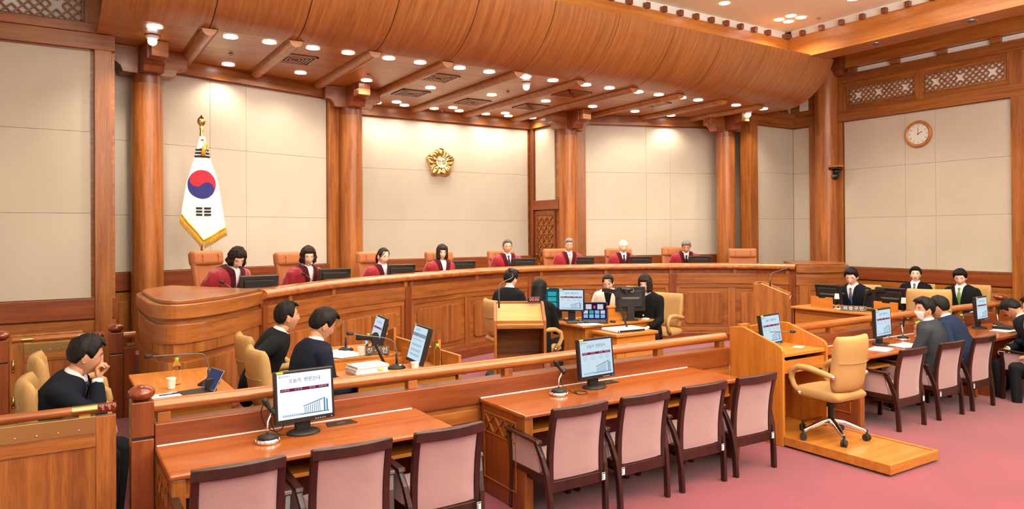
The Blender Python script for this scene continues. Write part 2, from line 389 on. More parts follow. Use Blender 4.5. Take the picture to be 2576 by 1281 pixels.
for yy in (9.34,8.86,7.95,7.05,6.12,5.2,4.3):
    b=MB(); b.poly([(0,5.45),(0,5.57),(-.1,5.57),(-.1,5.49),(-.06,5.45)],.17,'x',Y0-yy-.085,Matrix.Identity(4)); 
    obj('bracket_block',b,woodX,w,bev=.01)
b=MB(); b.box(0,L,-.12,.05,5.57,6.08); obj('upper_wall',b,goldX,w)
# plain walls outside the view
b=MB(); b.box(-.9,-.75,-5,10.6,0,6.1); struct('wall_left',b,wallF)
b=MB(); b.box(-.9,14.6,-5.1,-5,0,6.1); struct('wall_front',b,wallF)
# ceiling
b=MB(); b.box(-.9,12.27,-5,9.05,6.05,6.15); struct('ceiling',b,plaster)
b=MB(); b.box(12.27,14.6,-5,10.6,6.06,6.16); b.box(-.9,12.27,9.05,10.6,6.06,6.16); struct('ceiling',b,woodX)
b=MB(); b.box(-.9,12.75,8.95,9.35,5.47,5.9); o=struct('trim_1',b,goldX)
b=MB(); b.box(-.9,12.2,9.0,9.3,5.9,6.05); struct('trim_2',b,white)
for k in range(31):
    x=11.55-.393*k
    b=MB(); b.box(x,x+.08,8.885,8.98,5.885,5.985); obj('ceiling_block',b,redV,o,bev=.004)
b=MB(); b.box(12.2,12.75,-5,8.95,5.47,5.9); o=struct('trim_3',b,goldY)
b=MB(); b.box(12.25,12.6,-5,8.9,5.9,6.05); struct('trim_4',b,white)
for k in range(20):
    y=8.55-.405*k
    b=MB(); b.box(12.13,12.22,y,y+.08,5.885,5.985); obj('ceiling_block',b,redV,o,bev=.004)
b=MB(); b.box(12.1,12.26,8.88,9.0,5.885,5.985); obj('ceiling_block',b,redV,o,bev=.004)
# corner bracket below the side beam
b=MB(); b.poly([(0,0),(0,.42),(-.28,.42),(-.28,.15),(-.2,.12),(-.14,0)][::-1],.22,'y',8.98,Matrix.Translation((14.25,0,5.42))); struct('trim_5',b,redX,bev=.01)
# ---------------------------------------------------------------- canopy
can=thing('canopy','large curved wooden canopy hanging over the bench, its panels sweeping upward','canopy',(6.8,9.5,4.66))
prof=[(9.5,4.655),(9.3,4.685),(9.12,4.74),(8.95,4.83),(8.8,4.95),(8.68,5.07),(8.58,5.2),(8.5,5.33),(8.44,5.49)]
ribs=[1.62,2.69,3.79,4.93,6.19,7.42,8.62,9.76,10.93,12.02]
ed=[.45]+ribs+[12.95]
TH=.05
for i in range(len(ed)-1):
    x0,x1=ed[i]+.006,ed[i+1]-.006
    b=MB(); inner=[]
    for k,(y,z) in enumerate(prof):
        a=prof[max(k-1,0)]; c=prof[min(k+1,len(prof)-1)]; t=Vector((c[0]-a[0],c[1]-a[1])).normalized(); inner.append((y+t.y*TH*1.0,z-t.x*TH))
    loop=prof+inner[::-1]
    n=len(loop); vs=[(x0,y,z) for y,z in loop]+[(x1,y,z) for y,z in loop]
    fs=[(j,(j+1)%n,n+(j+1)%n,n+j) for j in range(n)]
    m=len(prof)
    for j in range(m-1): fs.append((j,j+1,n-2-j,n-1-j)[::-1]); fs.append((n+j,n+j+1,n+n-2-j,n+n-1-j))
    b.add(vs,fs); o=obj('curved_panel',b,canW,can,world=True); flatsmooth(o,30)
    yb=13.42 if 4.3<x1 and x0<9.2 else 12.3
    b=MB(); b.box(x0,x1,9.5,13.6,4.66,4.70); obj('soffit_panel',b,sofW,can,world=True)
for x in ribs:
    yb=13.45 if 4.45<x<9.1 else (onflag(x)[1] if x<4.5 else onwing(x)[1])-.02
    b=MB(); pts=[(.085*math.cos(a),-.085*math.sin(a)) for a in [PI*k/10 for k in range(11)]]
    pts=[(-.11,0),(-.11,-.012)]+pts[::-1]+[(.11,-.012),(.11,0)]
    b.poly(pts,yb-9.45,'y',9.45,Matrix.Translation((x,0,4.655))); o=obj('rib',b,sofW,can,world=True); flatsmooth(o,40)
# ceiling grilles
def grille(x,y,lab):
    g=thing('ceiling_vent',lab,'vent',(x,y,4.655),0,'ceiling vents in the canopy soffit')
    b=MB(); 
    for k,(r0,r1) in enumerate(((.27,.24),(.21,.19),(.165,.145),(.12,.10),(.075,.055))):
        z=-.006*k*0-.012
        for sx,sy in ((1,0),(-1,0),(0,1),(0,-1)):
            if sx: b.box(min(sx*r0,sx*r1),max(sx*r0,sx*r1),-r0,r0,z,0)
            else: b.box(-r0,r0,min(sy*r0,sy*r1),max(sy*r0,sy*r1),z,0)
    obj('louvre',b,woodX,g)
    b=MB(); b.box(-.25,.25,-.25,.25,-.003,.0); obj('duct_back',b,blackM,g)
VN=[(2.95,10.45),(5.3,10.5),(5.45,11.9),(6.85,12.1),(8.1,11.95),(8.0,10.45),(10.0,10.45)]
for i,(x,y) in enumerate(VN):
    grille(x,y,'square brown ceiling vent in the canopy soffit, %s'%['nearest the flag','behind the second column, nearer the front','left of centre above the emblem recess','above the emblem recess, middle','right of centre in the emblem recess','front, right of the centre lamp','front, above the right wing wall'][i])
# ---------------------------------------------------------------- columns
def column(x,y,label,rz=0,r=.2,brk=True,ztop=4.66,lamp=False,zb=.0):
    t=thing('column',label,'column',(x,y,zb),rz,'round timber columns')
    b=MB(); b.lathe([(r*1.02,0),(r*1.02,3.0),(r,4.0-zb+.18)],32); obj('shaft',b,colW,t,smooth=False); flatsmooth(t.children[0],50)
    b=MB(); b.lathe([(r*.97,4.16-zb),(r*.97,ztop-zb)] if brk else [(r*1.0,4.18),(r*1.0,ztop)],32); o=obj('neck',b,redV if brk else colW,t); flatsmooth(o,50)
    if brk:
        prof_=[(0,0),(.5,0),(.5,.22),(.42,.235),(.36,.28),(.33,.36),(.0,.36)]
        for a in (0,PI):
            b=MB(); b.poly([(p,-q) for p,q in prof_],.26,'y',-.13,Matrix.Rotation(a,4,'Z')@Matrix.Translation((.0,0,ztop-zb)))
            obj('corbel',b,woodX,t,bev=.01)
        b=MB(); b.poly([(p*1.05,-q*1.0) for p,q in prof_],.26,'y',-.13,Matrix.Rotation(-PI/2,4,'Z')@Matrix.Translation((.0,0,ztop-zb))); obj('corbel',b,redV,t,bev=.01)
        b=MB(); b.box(-.105,.105,-.66,-.53,ztop-zb-.21,ztop-zb-.005); obj('end_block',b,woodX,t,bev=.008)
    return t
column(1.08,11.02,'thick round timber column behind the left end of the bench, lamp-lit block on top',a_*.5)
column(4.40,12.12,'round timber column to the left of the gold emblem',0,.195)
column(9.26,12.24,'round timber column to the right of the small latticed door',0,.195)
column(12.46,10.74,'round timber column behind the empty chair at the right end',-b_*.5,.2)
column(14.16,9.42,'widest round timber column in the right room corner behind the camera bracket',0,.235,False,6.05)
# ---------------------------------------------------------------- lamps
lampE=emit('lamp_glow',(1,.95,.86,1),16)
def spot(parent,e,size=2.3,blend=.7,r=.06):
    l=bpy.data.lights.new('lamp','SPOT'); l.energy=e; l.color=(1,.86,.68); l.spot_size=size; l.spot_blend=blend; l.shadow_soft_size=r
    o=bpy.data.objects.new('bulb',l); COL.objects.link(o); o.parent=parent; o.location=(0,0,-.03); return o
lampMesh=None
def downlight(x,y,z,lab,grp,e=SP,r=.085,size=2.3):
    global lampMesh
    t=thing('downlight',lab,'ceiling light',(x,y,z),0,grp)
    if lampMesh is None:
        b=MB(); b.lathe([(r*1.2,0),(r*1.19,-.003),(r*1.08,-.005),(r*1.06,-.001)],24,caps=False); m1=b.mesh('ring',brass,True)
        b=MB(); b.lathe([(.001,-.004),(r*.9,-.004),(r*1.06,-.001)],24,caps=False); m2=b.mesh('lens',lampE)
        lampMesh=(m1,m2)
    obj('trim_ring',lampMesh[0],None,t); obj('lens',lampMesh[1],None,t)
    if e: spot(t,e,size)
fx=[1.04,1.92,2.41,2.99,3.49,4.10,4.60,5.27,5.80,6.49,7.04,7.74,8.27,8.95,9.46,10.05,10.5,11.09,11.59,12.43]
for i,x in enumerate(fx): downlight(x,9.71,4.652,'round downlight, %s from the left in the front row of the canopy'%ORD[i],'downlights in the canopy front row')
mx_=[2.2,3.28,4.375,5.55,6.8,8.02,9.18,10.32,11.37]
for i,x in enumerate(mx_): downlight(x,11.3,4.652,'round downlight, %s from the left in the middle row of the canopy'%ORD[i],'downlights in the canopy middle row')
bx=[(5.29,13.13),(5.59,12.86),(5.86,13.1),(6.53,13.13),(6.81,12.85),(7.1,13.12),(7.78,13.18),(8.08,12.88),(8.33,13.15),(8.93,13.11)]
for i,(x,y) in enumerate(bx): downlight(x,y,4.652,'small downlight close above the emblem wall, %s from the left'%ORD[i],'downlights above the emblem wall',r=.07,e=SP*.6,size=2.6)
for (x,y,l) in ((6.75,10.08,'bright bare lamp hanging under the middle of the canopy'),(12.39,10.06,'bright bare lamp under the right end of the canopy'),(1.06,10.15,'bright bare lamp just above the leftmost column')):
    t=thing('spot_lamp',l,'ceiling light',(x,y,4.652))
    b=MB(); b.lathe([(.08,0),(.08,-.02),(.05,-.05),(.03,-.06)],20); obj('housing',b,white,t,smooth=True)
    b=MB(); b.ball((0,0,-.07),.055); obj('bulb_globe',b,lampE,t,smooth=True); q=spot(t,SP*1.0); q.location=(0,0,-.16)
for i,(x,y) in enumerate([(9.75,8.4),(11.37,8.52),(11.36,8.25),(11.63,8.5),(11.61,8.22),(11.45,7.1)]):
    downlight(x,y,6.045,'round downlight in the pale ceiling, %s'%['left one on its own','far left of the cluster of four','nearest left of the cluster of four','far right of the cluster of four','nearest right of the cluster of four','on its own near the top edge of the picture'][i],'downlights in the pale ceiling',e=SP*1.2)
for i,(x,y) in enumerate([(12.45,7.3),(12.42,5.7)]):
    t=thing('downlight','unlit downlight under the golden side beam, %s'%['nearer the canopy','nearer the right edge'][i],'ceiling light',(x,y,5.468),0,'unlit downlights under the side beam')
    b=MB(); b.lathe([(.1,0),(.1,-.008),(.085,-.012),(.08,.0)],24,caps=False); obj('trim_ring',b,steel,t,smooth=True); b=MB(); b.lathe([(.001,-.004),(.085,-.004)],24,caps=False); obj('lens',b,greyP,t)
for i,(x,y,z) in enumerate([(2.1,10.6,4.655),(4.25,10.9,4.655),(6.9,10.9,4.655),(9.9,11.2,4.654),(6.75,13.2,4.655),(11.9,8.05,6.045)]):
    t=thing('sprinkler','tiny ceiling sprinkler head, %s'%['near the flag','above the second judge','in the centre bay','right bay','close above the emblem wall','in the pale ceiling beside the lamps'][i],'sprinkler',(x,y,z),0,'sprinkler heads')
    b=MB(); b.lathe([(.03,0),(.03,-.008),(.012,-.012),(.012,-.03),(.022,-.032),(.022,-.036)],12); obj('nozzle',b,steel,t,smooth=True)
# ================================================================ BENCH
AP=[(1.93,8.235),(2.50,8.78),(3.20,9.38),(3.94,9.78),(4.76,10.18),(5.24,10.40),(6.18,10.79),(7.12,10.97),(8.0,10.97),(8.79,10.75),(9.54,10.45),(10.24,10.08),(10.88,9.62),(11.36,9.08),(11.65,8.40)]
def catmull(P,n=6):
    out=[]
    for i in range(len(P)-1):
        p0=P[max(i-1,0)];p1=P[i];p2=P[i+1];p3=P[min(i+2,len(P)-1)]
        for k in range(n):
            t=k/n
            out.append(tuple(.5*((2*p1[q])+(-p0[q]+p2[q])*t+(2*p0[q]-5*p1[q]+4*p2[q]-p3[q])*t*t+(-p0[q]+3*p1[q]-3*p2[q]+p3[q])*t**3) for q in (0,1)))
    out.append(P[-1]); return out
AC=catmull(AP)
SL=[0]
for i in range(1,len(AC)): SL.append(SL[-1]+math.dist(AC[i],AC[i-1]))
def arc(s):
    s=min(max(s,0),SL[-1]-1e-6)
    for i in range(1,len(SL)):
        if SL[i]>=s:
            t=(s-SL[i-1])/(SL[i]-SL[i-1]); a,b=AC[i-1],AC[i]
            p=(a[0]+(b[0]-a[0])*t,a[1]+(b[1]-a[1])*t)
            a2=AC[max(i-3,0)];b2=AC[min(i+2,len(AC)-1)]; d=Vector((b2[0]-a2[0],b2[1]-a2[1])).normalized(); return p,d
def s_of_x(x):
    for i in range(1,len(AC)):
        if AC[i][0]>=x: return SL[i-1]+(SL[i]-SL[i-1])*(x-AC[i-1][0])/(AC[i][0]-AC[i-1][0])
    return SL[-1]
def strip(s0,s1,y0,y1,z0,z1,n=None):
    """curved box following the bench front; y0,y1 offsets (+ = towards the judges)"""
    n=n or max(2,int((s1-s0)/.15)); b=MB(); P=[]
    for k in range(n+1):
        p,d=arc(s0+(s1-s0)*k/n); nx,ny=-d.y,d.x
        q=[(p[0]+nx*y0,p[1]+ny*y0),(p[0]+nx*y1,p[1]+ny*y1)]
        P.append([(q[0][0],q[0][1],z0),(q[1][0],q[1][1],z0),(q[1][0],q[1][1],z1),(q[0][0],q[0][1],z1)])
    b.grid(P,closed_u=True); b.f+=[(0,1,2,3)[::-1],tuple(len(b.v)-4+i for i in range(4))]; b.m+=[0,0]
    return b
bench=thing('judges_bench','long curved wooden judges bench with panelled front below the emblem','bench',(6.8,10.9,0))
LT=SL[-1]
def bp(name,b,m,bev=.006,**k): return obj(name,b,m,bench,world=True,bev=bev,**k)
# rounded top rail
b=MB(); P=[]
for k in range(81):
    p,d=arc(LT*k/80); nx,ny=-d.y,d.x; row=[]
    for (u,z) in ((.30,1.47),(.06,1.5),(.0,1.497),(-.05,1.485),(-.085,1.46),(-.095,1.43),(-.085,1.40),(-.05,1.38),(.0,1.375),(.30,1.375)):
        row.append((p[0]+nx*u,p[1]+ny*u,z))
    P.append(row)
b.grid(P,closed_u=True); b.f+=[tuple(range(10)),tuple(len(b.v)-10+i for i in range(10))[::-1]]; b.m+=[0,0]; o=bp('handrail',b,railW,0); flatsmooth(o,40)
b=strip(0,LT,.0,.05,1.30,1.378,80); bp('recess_band',b,redX,0)
for x in (2.35,3.106,4.47,4.60,6.136,7.652,8.97,10.15,11.13,11.6):
    s=s_of_x(x); b=strip(s-.035,s+.035,-.035,.02,1.30,1.378,1); bp('rail_block',b,woodV,.004)
pil=[0.0,s_of_x(4.52),s_of_x(7.42),s_of_x(10.18),LT]
for i,s in enumerate(pil):
    a,e=(s-.07,s+.07) if 0<i<4 else ((s,s+.1) if i==0 else (s-.12,s))
    b=strip(a,e,-.045,.05,.14,1.30,2); bp('pilaster',b,redV)
for i in range(4):
    a=pil[i]+(.07 if i else .1); e=pil[i+1]-(.07 if i<3 else .12)
    b=strip(a,e,-.035,.05,1.10,1.30); bp('upper_band',b,woodH)
    b=strip(a,e,.0,.05,.14,1.10); bp('front_panel_field',b,woodH,0)
    n=2; w_s=(e-a)/n
    b=strip(a,e,-.018,.0,1.02,1.10); bp('frame_rail',b,woodH,.004)
    b=strip(a,e,-.018,.0,.14,.24); bp('frame_rail',b,woodH,.004)
    for q in range(n+1):
        c=a+q*w_s; b=strip(max(a,c-.07),min(e,c+.07),-.018,.0,.24,1.02,2); bp('frame_stile',b,woodV,.004)
    for q in range(n):
        s0=a+q*w_s+.17; s1=a+(q+1)*w_s-.17; z0,z1=.32,.93; ch=.05
        b=MB(); P=[]; N=8; ss=[s0,s0+ch]+[s0+ch+(s1-s0-2*ch)*k/N for k in range(1,N)]+[s1-ch,s1]
        top=[];bot=[]
        for k,sx in enumerate(ss):
            p,d=arc(sx); nx,ny=-d.y,d.x; e_=ch if k in (0,len(ss)-1) else 0
            P.append([(p[0]-nx*.022,p[1]-ny*.022,z0+e_),(p[0]-nx*.022,p[1]-ny*.022,z1-e_),(p[0],p[1],z1-e_),(p[0],p[1],z0+e_)])
        b.grid(P,closed_u=True); b.f+=[(0,1,2,3),tuple(len(b.v)-4+i for i in range(4))]; b.m+=[0,0]
        bp('raised_panel',b,woodV,.006)
b=strip(0,LT,-.05,.05,.0,.15,60); bp('plinth',b,redX,.01)
b=strip(.1,LT-.1,.1,.85,1.20,1.26,60); bp('worktop',b,woodH,.01)
b=strip(.1,LT-.1,.05,.1,.55,1.378,60); bp('inner_board',b,woodH,0)
def drum(label,outline,zt=1.5):
    t=None
    C0=catmull(outline,5); cx=sum(p[0] for p in outline)/len(outline); cy=sum(p[1] for p in outline)/len(outline)
    def off(k): 
        out=[]
        for i,p in enumerate(C0):
            a=C0[max(i-1,0)];c=C0[min(i+1,len(C0)-1)]; d=Vector((c[0]-a[0],c[1]-a[1])).normalized(); nx,ny=d.y,-d.x
            if (nx*(p[0]-cx)+ny*(p[1]-cy))<0: nx,ny=-nx,-ny
            out.append((p[0]+nx*k,p[1]+ny*k))
        return out
    def lay(nm,k,z0,z1,m,bev=.006):
        b=MB(); b.poly(off(k),z1-z0,'z',z0); o=obj(nm,b,m,t or bench,world=True,bev=bev); return o
    t=lay('end_cabinet',-.03,.0,zt-.1,woodH,0); t['label']=label
    lay('plinth',.0,0,.14,redX); lay('lower_band',0,.14,.3,woodH)
    lay('band',.0,1.10,1.28,woodH); lay('cap_moulding',.015,1.33,zt-.035,woodH,.01); lay('top_board',-.045,zt-.035,zt,woodH,.008)
    # vertical panel fields on the curved face
    O=off(-.008); n=len(O); L=[0]
    for i in range(1,n): L.append(L[-1]+math.dist(O[i],O[i-1]))
    def at(s):
        for i in range(1,n):
            if L[i]>=s: 
                u=(s-L[i-1])/(L[i]-L[i-1]); return (O[i-1][0]+(O[i][0]-O[i-1][0])*u,O[i-1][1]+(O[i][1]-O[i-1][1])*u)
        return O[-1]
    for (a,e,z0,z1,nm,k) in ((.02,.09,.3,1.1,'frame_stile',0),(.91,.98,.3,1.1,'frame_stile',0),(.09,.91,1.0,1.1,'frame_rail',0),(.13,.87,.36,.93,'raised_panel',.0)):
        b=MB(); P=[]
        for q in range(21):
            s=L[-1]*(a+(e-a)*q/20); p=at(s); v=Vector((p[0]-cx,p[1]-cy)).normalized(); w=.035
            P.append([(p[0],p[1],z0),(p[0]-v.x*w,p[1]-v.y*w,z0),(p[0]-v.x*w,p[1]-v.y*w,z1),(p[0],p[1],z1)])
        b.grid(P,closed_u=True); obj(nm,b,woodV,t,world=True,bev=.003)
    return t
drum('curved wooden cabinet closing the left end of the judges bench, below the flag',[(1.95,8.24),(1.78,7.98),(1.50,7.60),(1.15,7.26),(.90,7.2),(.78,7.45),(.76,8.2),(.80,9.0),(1.15,9.55)])
drum('curved wooden cabinet closing the right end of the judges bench, beside the widest column',[(11.62,8.38),(12.05,8.10),(12.55,8.02),(12.95,8.2),(13.12,8.55),(13.15,9.1),(12.9,9.6)])
# ================================================================ RAILINGS AND GATES
def ballpost(x0,x1,y,label,y1=None,top=1.04):
    t=thing('newel_post',label,'post',((x0+x1)/2,y+.08,0)); y1=y1 or y+.16
    b=MB(); b.box(x0,x1,y,y1,0,.80); obj('lower_shaft',b,redV,t,world=True,bev=.006)
    b=MB(); b.box(x0+.006,x1-.006,y+.006,y1-.006,.80,.815); obj('groove',b,blackM,t,world=True)
    b=MB(); b.box(x0,x1,y,y1,.815,top); obj('upper_shaft',b,redV,t,world=True,bev=.006)
    b=MB(); c=((x0+x1)/2,(y+y1)/2,top+.045); b.ball(c,((x1-x0)*.62,(y1-y)*.56,.05),24,14); obj('finial',b,ballW,t,world=True,smooth=True)
    return t
ballpost(.405,.536,5.11,'wooden post with a flattened round finial at the near left gate')
ballpost(.50,.635,8.93,'wooden post with a round finial beside the rear left gate, farther back')
ballpost(-.53,-.40,8.93,'wooden post at the left picture edge where the rear gate is hinged')
ballpost(12.06,12.22,5.11,'wooden post with a flattened finial at the far right end of the front railing')
def railing(label,x0,x1,sup,desks):
    t=thing('railing',label,'railing',((x0+x1)/2,5.2,0))
    b=MB(); prof_=[(.05*math.cos(a)*1.15,.045*math.sin(a)) for a in [2*PI*k/20 for k in range(20)]]
    b.poly([(5.2+p,.99+q) for p,q in prof_],x1-x0,'x',x0); o=obj('handrail',b,railW,t,world=True); flatsmooth(o,50)
    for x in sup:
        b=MB(); b.box(x-.04,x+.04,5.165,5.235,.875,.95); obj('rail_support',b,woodV,t,world=True,bev=.004)
    b=MB(); b.box(x0,x1,5.11,5.27,.70,.89); obj('top_board',b,redX,t,world=True,bev=.008)
    b=MB(); b.box(x0,x1,5.125,5.24,0,.70); obj('lower_board',b,woodX,t,world=True)
    for a,e in desks:   # recessed lower panelling where no desk hides it
        b=MB(); b.box(a,e,5.112,5.125,.56,.66); obj('frame_rail',b,woodX,t,world=True,bev=.003)
        b=MB(); b.box(a+.12,e-.12,5.10,5.125,.14,.5); obj('raised_panel',b,oakX,t,world=True,bev=.012)
        b=MB(); b.box(a,a+.08,5.105,5.125,.1,.56); obj('frame_stile',b,redV,t,world=True,bev=.003)
        b=MB(); b.box(e-.08,e,5.105,5.125,.1,.56); obj('frame_stile',b,redV,t,world=True,bev=.003)
    return t
railing('long wooden railing with round handrail behind the two nearer desks',.54,5.975,[.60,2.37,3.26,5.03,5.915],[(2.36,2.93),(5.36,5.97)])
railing('wooden railing with round handrail behind the desks on the right',6.72,12.055,[6.9,7.85,8.79,9.7,10.9,11.9],[])
t=thing('railing','short piece of wooden railing between the rear gate and the bench end','railing',(.7,9.0,0))
b=MB(); b.poly([(9.0+.05*math.cos(a),1.0+.04*math.sin(a)) for a in [2*PI*k/16 for k in range(16)]],.12,'x',.637); flatsmooth(obj('handrail',b,railW,t,world=True),50)
b=MB(); b.box(.637,.755,8.95,9.05,0,.86); obj('board',b,redV,t,world=True,bev=.004); b=MB(); b.box(.67,.75,8.94,8.95,.885,.92); obj('brass_plate',b,brass,t,world=True)
def gate(x0,x1,y,label):
    t=thing('gate',label,'gate',(x0,y,0)); q=lambda n,b,m,bev=.004,**k:obj(n,b,m,t,world=True,bev=bev,**k)
    b=MB(); b.box(x0,x0+.12,y,y+.05,.03,.985); q('stile',b,woodV); b=MB(); b.box(x1-.11,x1,y,y+.05,.03,.985); q('stile',b,woodV)
    b=MB(); b.box(x0+.12,x1-.11,y,y+.05,.80,.885); q('top_rail',b,woodX)
    b=MB(); b.box(x0+.12,x1-.11,y+.012,y+.04,.2,.80); q('panel',b,woodV,0); 
    b=MB(); b.box(x0+.12,x1-.11,y,y+.05,.03,.2); q('bottom_rail',b,woodX)
    b=MB(); b.box(x0+.12,x1-.11,y-.004,y+.054,.885,.99); pl=q('brass_plate',b,brass,.002)
    for k in range(7):
        xx=x0+.2+k*(x1-x0-.4)/6
        b=MB(); b.ball((xx,y-.006,.915),.006,8,6); obj('screw',b,steel,pl,world=True,smooth=True)
    b=MB(); pr=[(.032*math.cos(a),.028*math.sin(a)) for a in [2*PI*k/16 for k in range(16)]]
    b.poly([(y+.025+p,1.03+r) for p,r in pr],x1-x0-.1,'x',x0+.02); flatsmooth(q('handrail',b,railW,0),50)
    for (a,e) in ((x1-.235,x1-.1),(x0+.1,x0+.2)):
        b=MB(); b.poly([(y+.025+p*1.06,1.03+r*1.06) for p,r in pr],e-a,'x',a); flatsmooth(q('brass_collar',b,brass,0),50)
        b=MB(); b.box((a+e)/2-.03,(a+e)/2+.03,y+.015,y+.035,.985,1.005); q('bracket',b,brass,0)
    b=MB(); b.poly([(y+.025+p*1.05,1.03+r*1.05) for p,r in pr],.1,'x',x1-.1)
    for k in range(5): b.ball((x1-.09+k*.018,y-.008,1.035+.01*(-1)**k),.012,8,6)
    flatsmooth(q('carved_end',b,ballW,0),50)
    for z in (.35,.72):
        b=MB(); b.tube([(x0+.03,y-.01,z),(x0+.03,y-.01,z+.1)],.012); b.ball((x0+.03,y-.01,z+.1),.014,8,6); b.ball((x0+.03,y-.01,z),.014,8,6); q('hinge',b,brass,0,smooth=True)
    return t
gate(-.72,.322,5.11,'near left wooden gate with brass top plate and round rail, in the foreground')
gate(-.39,.45,8.95,'rear left wooden gate with brass plate, behind the seated man at the far left')
# ================================================================ DESKS
def desk(x0,x1,label,lat=True,right_end=True):
    t=thing('counter_desk',label,'desk',((x0+x1)/2,4.77,0)); q=lambda n,b,m,bev=.004,**k:obj(n,b,m,t,world=True,bev=bev,**k)
    b=MB(); b.box(x0-.012,x1+.03,4.43,5.10,.715,.75); q('desktop',b,deskW,.012)
    b=MB(); b.box(x0,x1,5.095,5.107,.747,.7535); q('edge_strip',b,paper,0)
    for x in ((x0,x0+.05),(x1-.05,x1)):
        b=MB(); b.box(x[0],x[1],4.50,5.09,.0,.715); q('side_panel',b,redV,.006)
        b=MB(); b.box(x[0]+.002,x[1]+.03 if x[0]==x0 else x[1],4.45,4.50,0,.715); q('front_stile',b,woodV,.01)
    b=MB(); b.box(x0+.05,x1-.05,5.0,5.08,0,.715); q('back_panel',b,redX,0)
    b=MB(); b.box(x0+.05,x1-.05,4.52,5.0,.575,.6); q('shelf',b,oakX,.003)
    n=max(2,round((x1-x0)/1.2))
    for k in range(n+1):
        x=x0+.09+(x1-x0-.18)*k/n
        b=MB(); b.box(x-.025,x+.025,4.52,4.6,.6,.715); q('shelf_divider',b,oakV,.003)
    # side decoration: three saltire carvings within a moulded frame
    xs=x0-.001
    b=MB()
    for (ya,yb,za,zb) in ((4.56,5.04,.655,.665),(4.56,5.04,.50,.51),(4.56,5.04,.13,.14)): b.box(xs-.008,xs+.002,ya,yb,za,zb)
    for (ya,yb) in ((4.56,4.57),(5.03,5.04)): b.box(xs-.008,xs+.002,ya,yb,.13,.665)
    q('moulding',b,woodY,.003)
    for k in range(3):
        ya=4.60+k*.145; yb=ya+.12
        for (p,r) in (((ya,.52),(yb,.645)),((yb,.52),(ya,.645))):
            b=MB(); b.beam((xs-.004,p[0],p[1]),(xs-.004,r[0],r[1]),.014,.012); q('carved_bar',b,woodY,0)
    return t
desk(.55,2.33,'nearest wooden counter desk with a monitor, at the lower left'); desk(2.945,5.33,'long wooden counter desk with a monitor, in the lower middle')
desk(7.25,9.80,'wooden counter desk on the right with papers, beyond the tan office chair'); 
t=thing('side_desk','small wooden desk with black binder and papers at the right picture edge','desk',(10.9,4.9,0)); 
b=MB(); b.box(9.9,12.0,4.30,5.08,.71,.75); obj('desktop',b,deskW,t,world=True,bev=.01)
for x in (9.95,11.9): b=MB(); b.box(x,x+.05,4.4,5.05,0,.71); obj('side_panel',b,redV,t,world=True)
b=MB(); b.box(10,11.9,4.95,5.05,.1,.71); obj('back_panel',b,redX,t,world=True)
def flap(x,lab):
    t=thing('cable_flap',lab,'desk cover',(x,4.98,.751)); b=MB(); b.poly([(-.11,-.05),(.11,-.05),(.09,.055),(-.09,.055)],.006,'z',0); obj('lid',b,black,t,bev=.002)
    b=MB(); b.box(-.03,.03,-.02,-.012,.006,.009); obj('latch',b,greyP,t)
flap(1.72,'black cable flap set into the nearest desk'); flap(4.18,'black cable flap set into the long middle desk')
# speaking podium with inclined sides, on its platform
t=thing('speaking_podium','light oak podium with sloping side boards and built-in screen, right of centre','podium',(6.35,4.8,0)); q=lambda n,b,m,bev=.004,**k:obj(n,b,m,t,world=True,bev=bev,**k)
sidep=[(5.12,0),(5.12,1.10),(5.06,1.115),(4.94,1.12),(4.54,.99),(4.49,.965),(4.47,.93),(4.47,0)]
b=MB(); b.poly(sidep[::-1],.035,'x',5.98); q('side_board',b,oakV,.006)
b=MB(); b.poly(sidep[::-1],.035,'x',6.68); q('side_board',b,oakV,.006)
b=MB(); b.box(6.015,6.68,5.08,5.12,.1,1.10); q('back_board',b,oakX)
b=MB(); b.box(6.015,6.68,4.48,5.08,.865,.9); q('desktop',b,oakX)
b=MB(); b.box(6.015,6.68,4.49,4.52,.70,.825); q('apron',b,oakX)
b=MB(); b.box(6.015,6.68,4.60,5.08,.78,.80); q('inner_shelf',b,oakX)
b=MB(); b.box(6.015,6.68,4.95,5.0,.1,.78); q('inner_panel',b,oakV)
b=MB(); b.box(6.02,6.16,5.0,5.05,.9,1.14); q('screen_rest',b,oakV)
b=MB(); b.box(6.2,6.5,4.56,4.8,.80,.82); q('tray_unit',b,black)
b=MB(); b.ball((6.12,4.55,.815),.006); q('power_light',b,emit('blue_led',(.1,.15,1,1),6),0)
t=thing('platform','low oak platform on the carpet under the tan office chair','platform',(6.38,3.9,0)); q=lambda n,b,m,bev=.004,**k:obj(n,b,m,t,world=True,bev=bev,**k)
b=MB(); b.box(5.985,6.775,3.41,4.465,.02,.105); b.box(6.02,6.675,4.465,4.94,.02,.1); q('deck',b,oakX,.004)
b=MB(); b.box(6.70,6.71,3.43,4.46,.105,.108); q('edge_groove',b,redY,0)
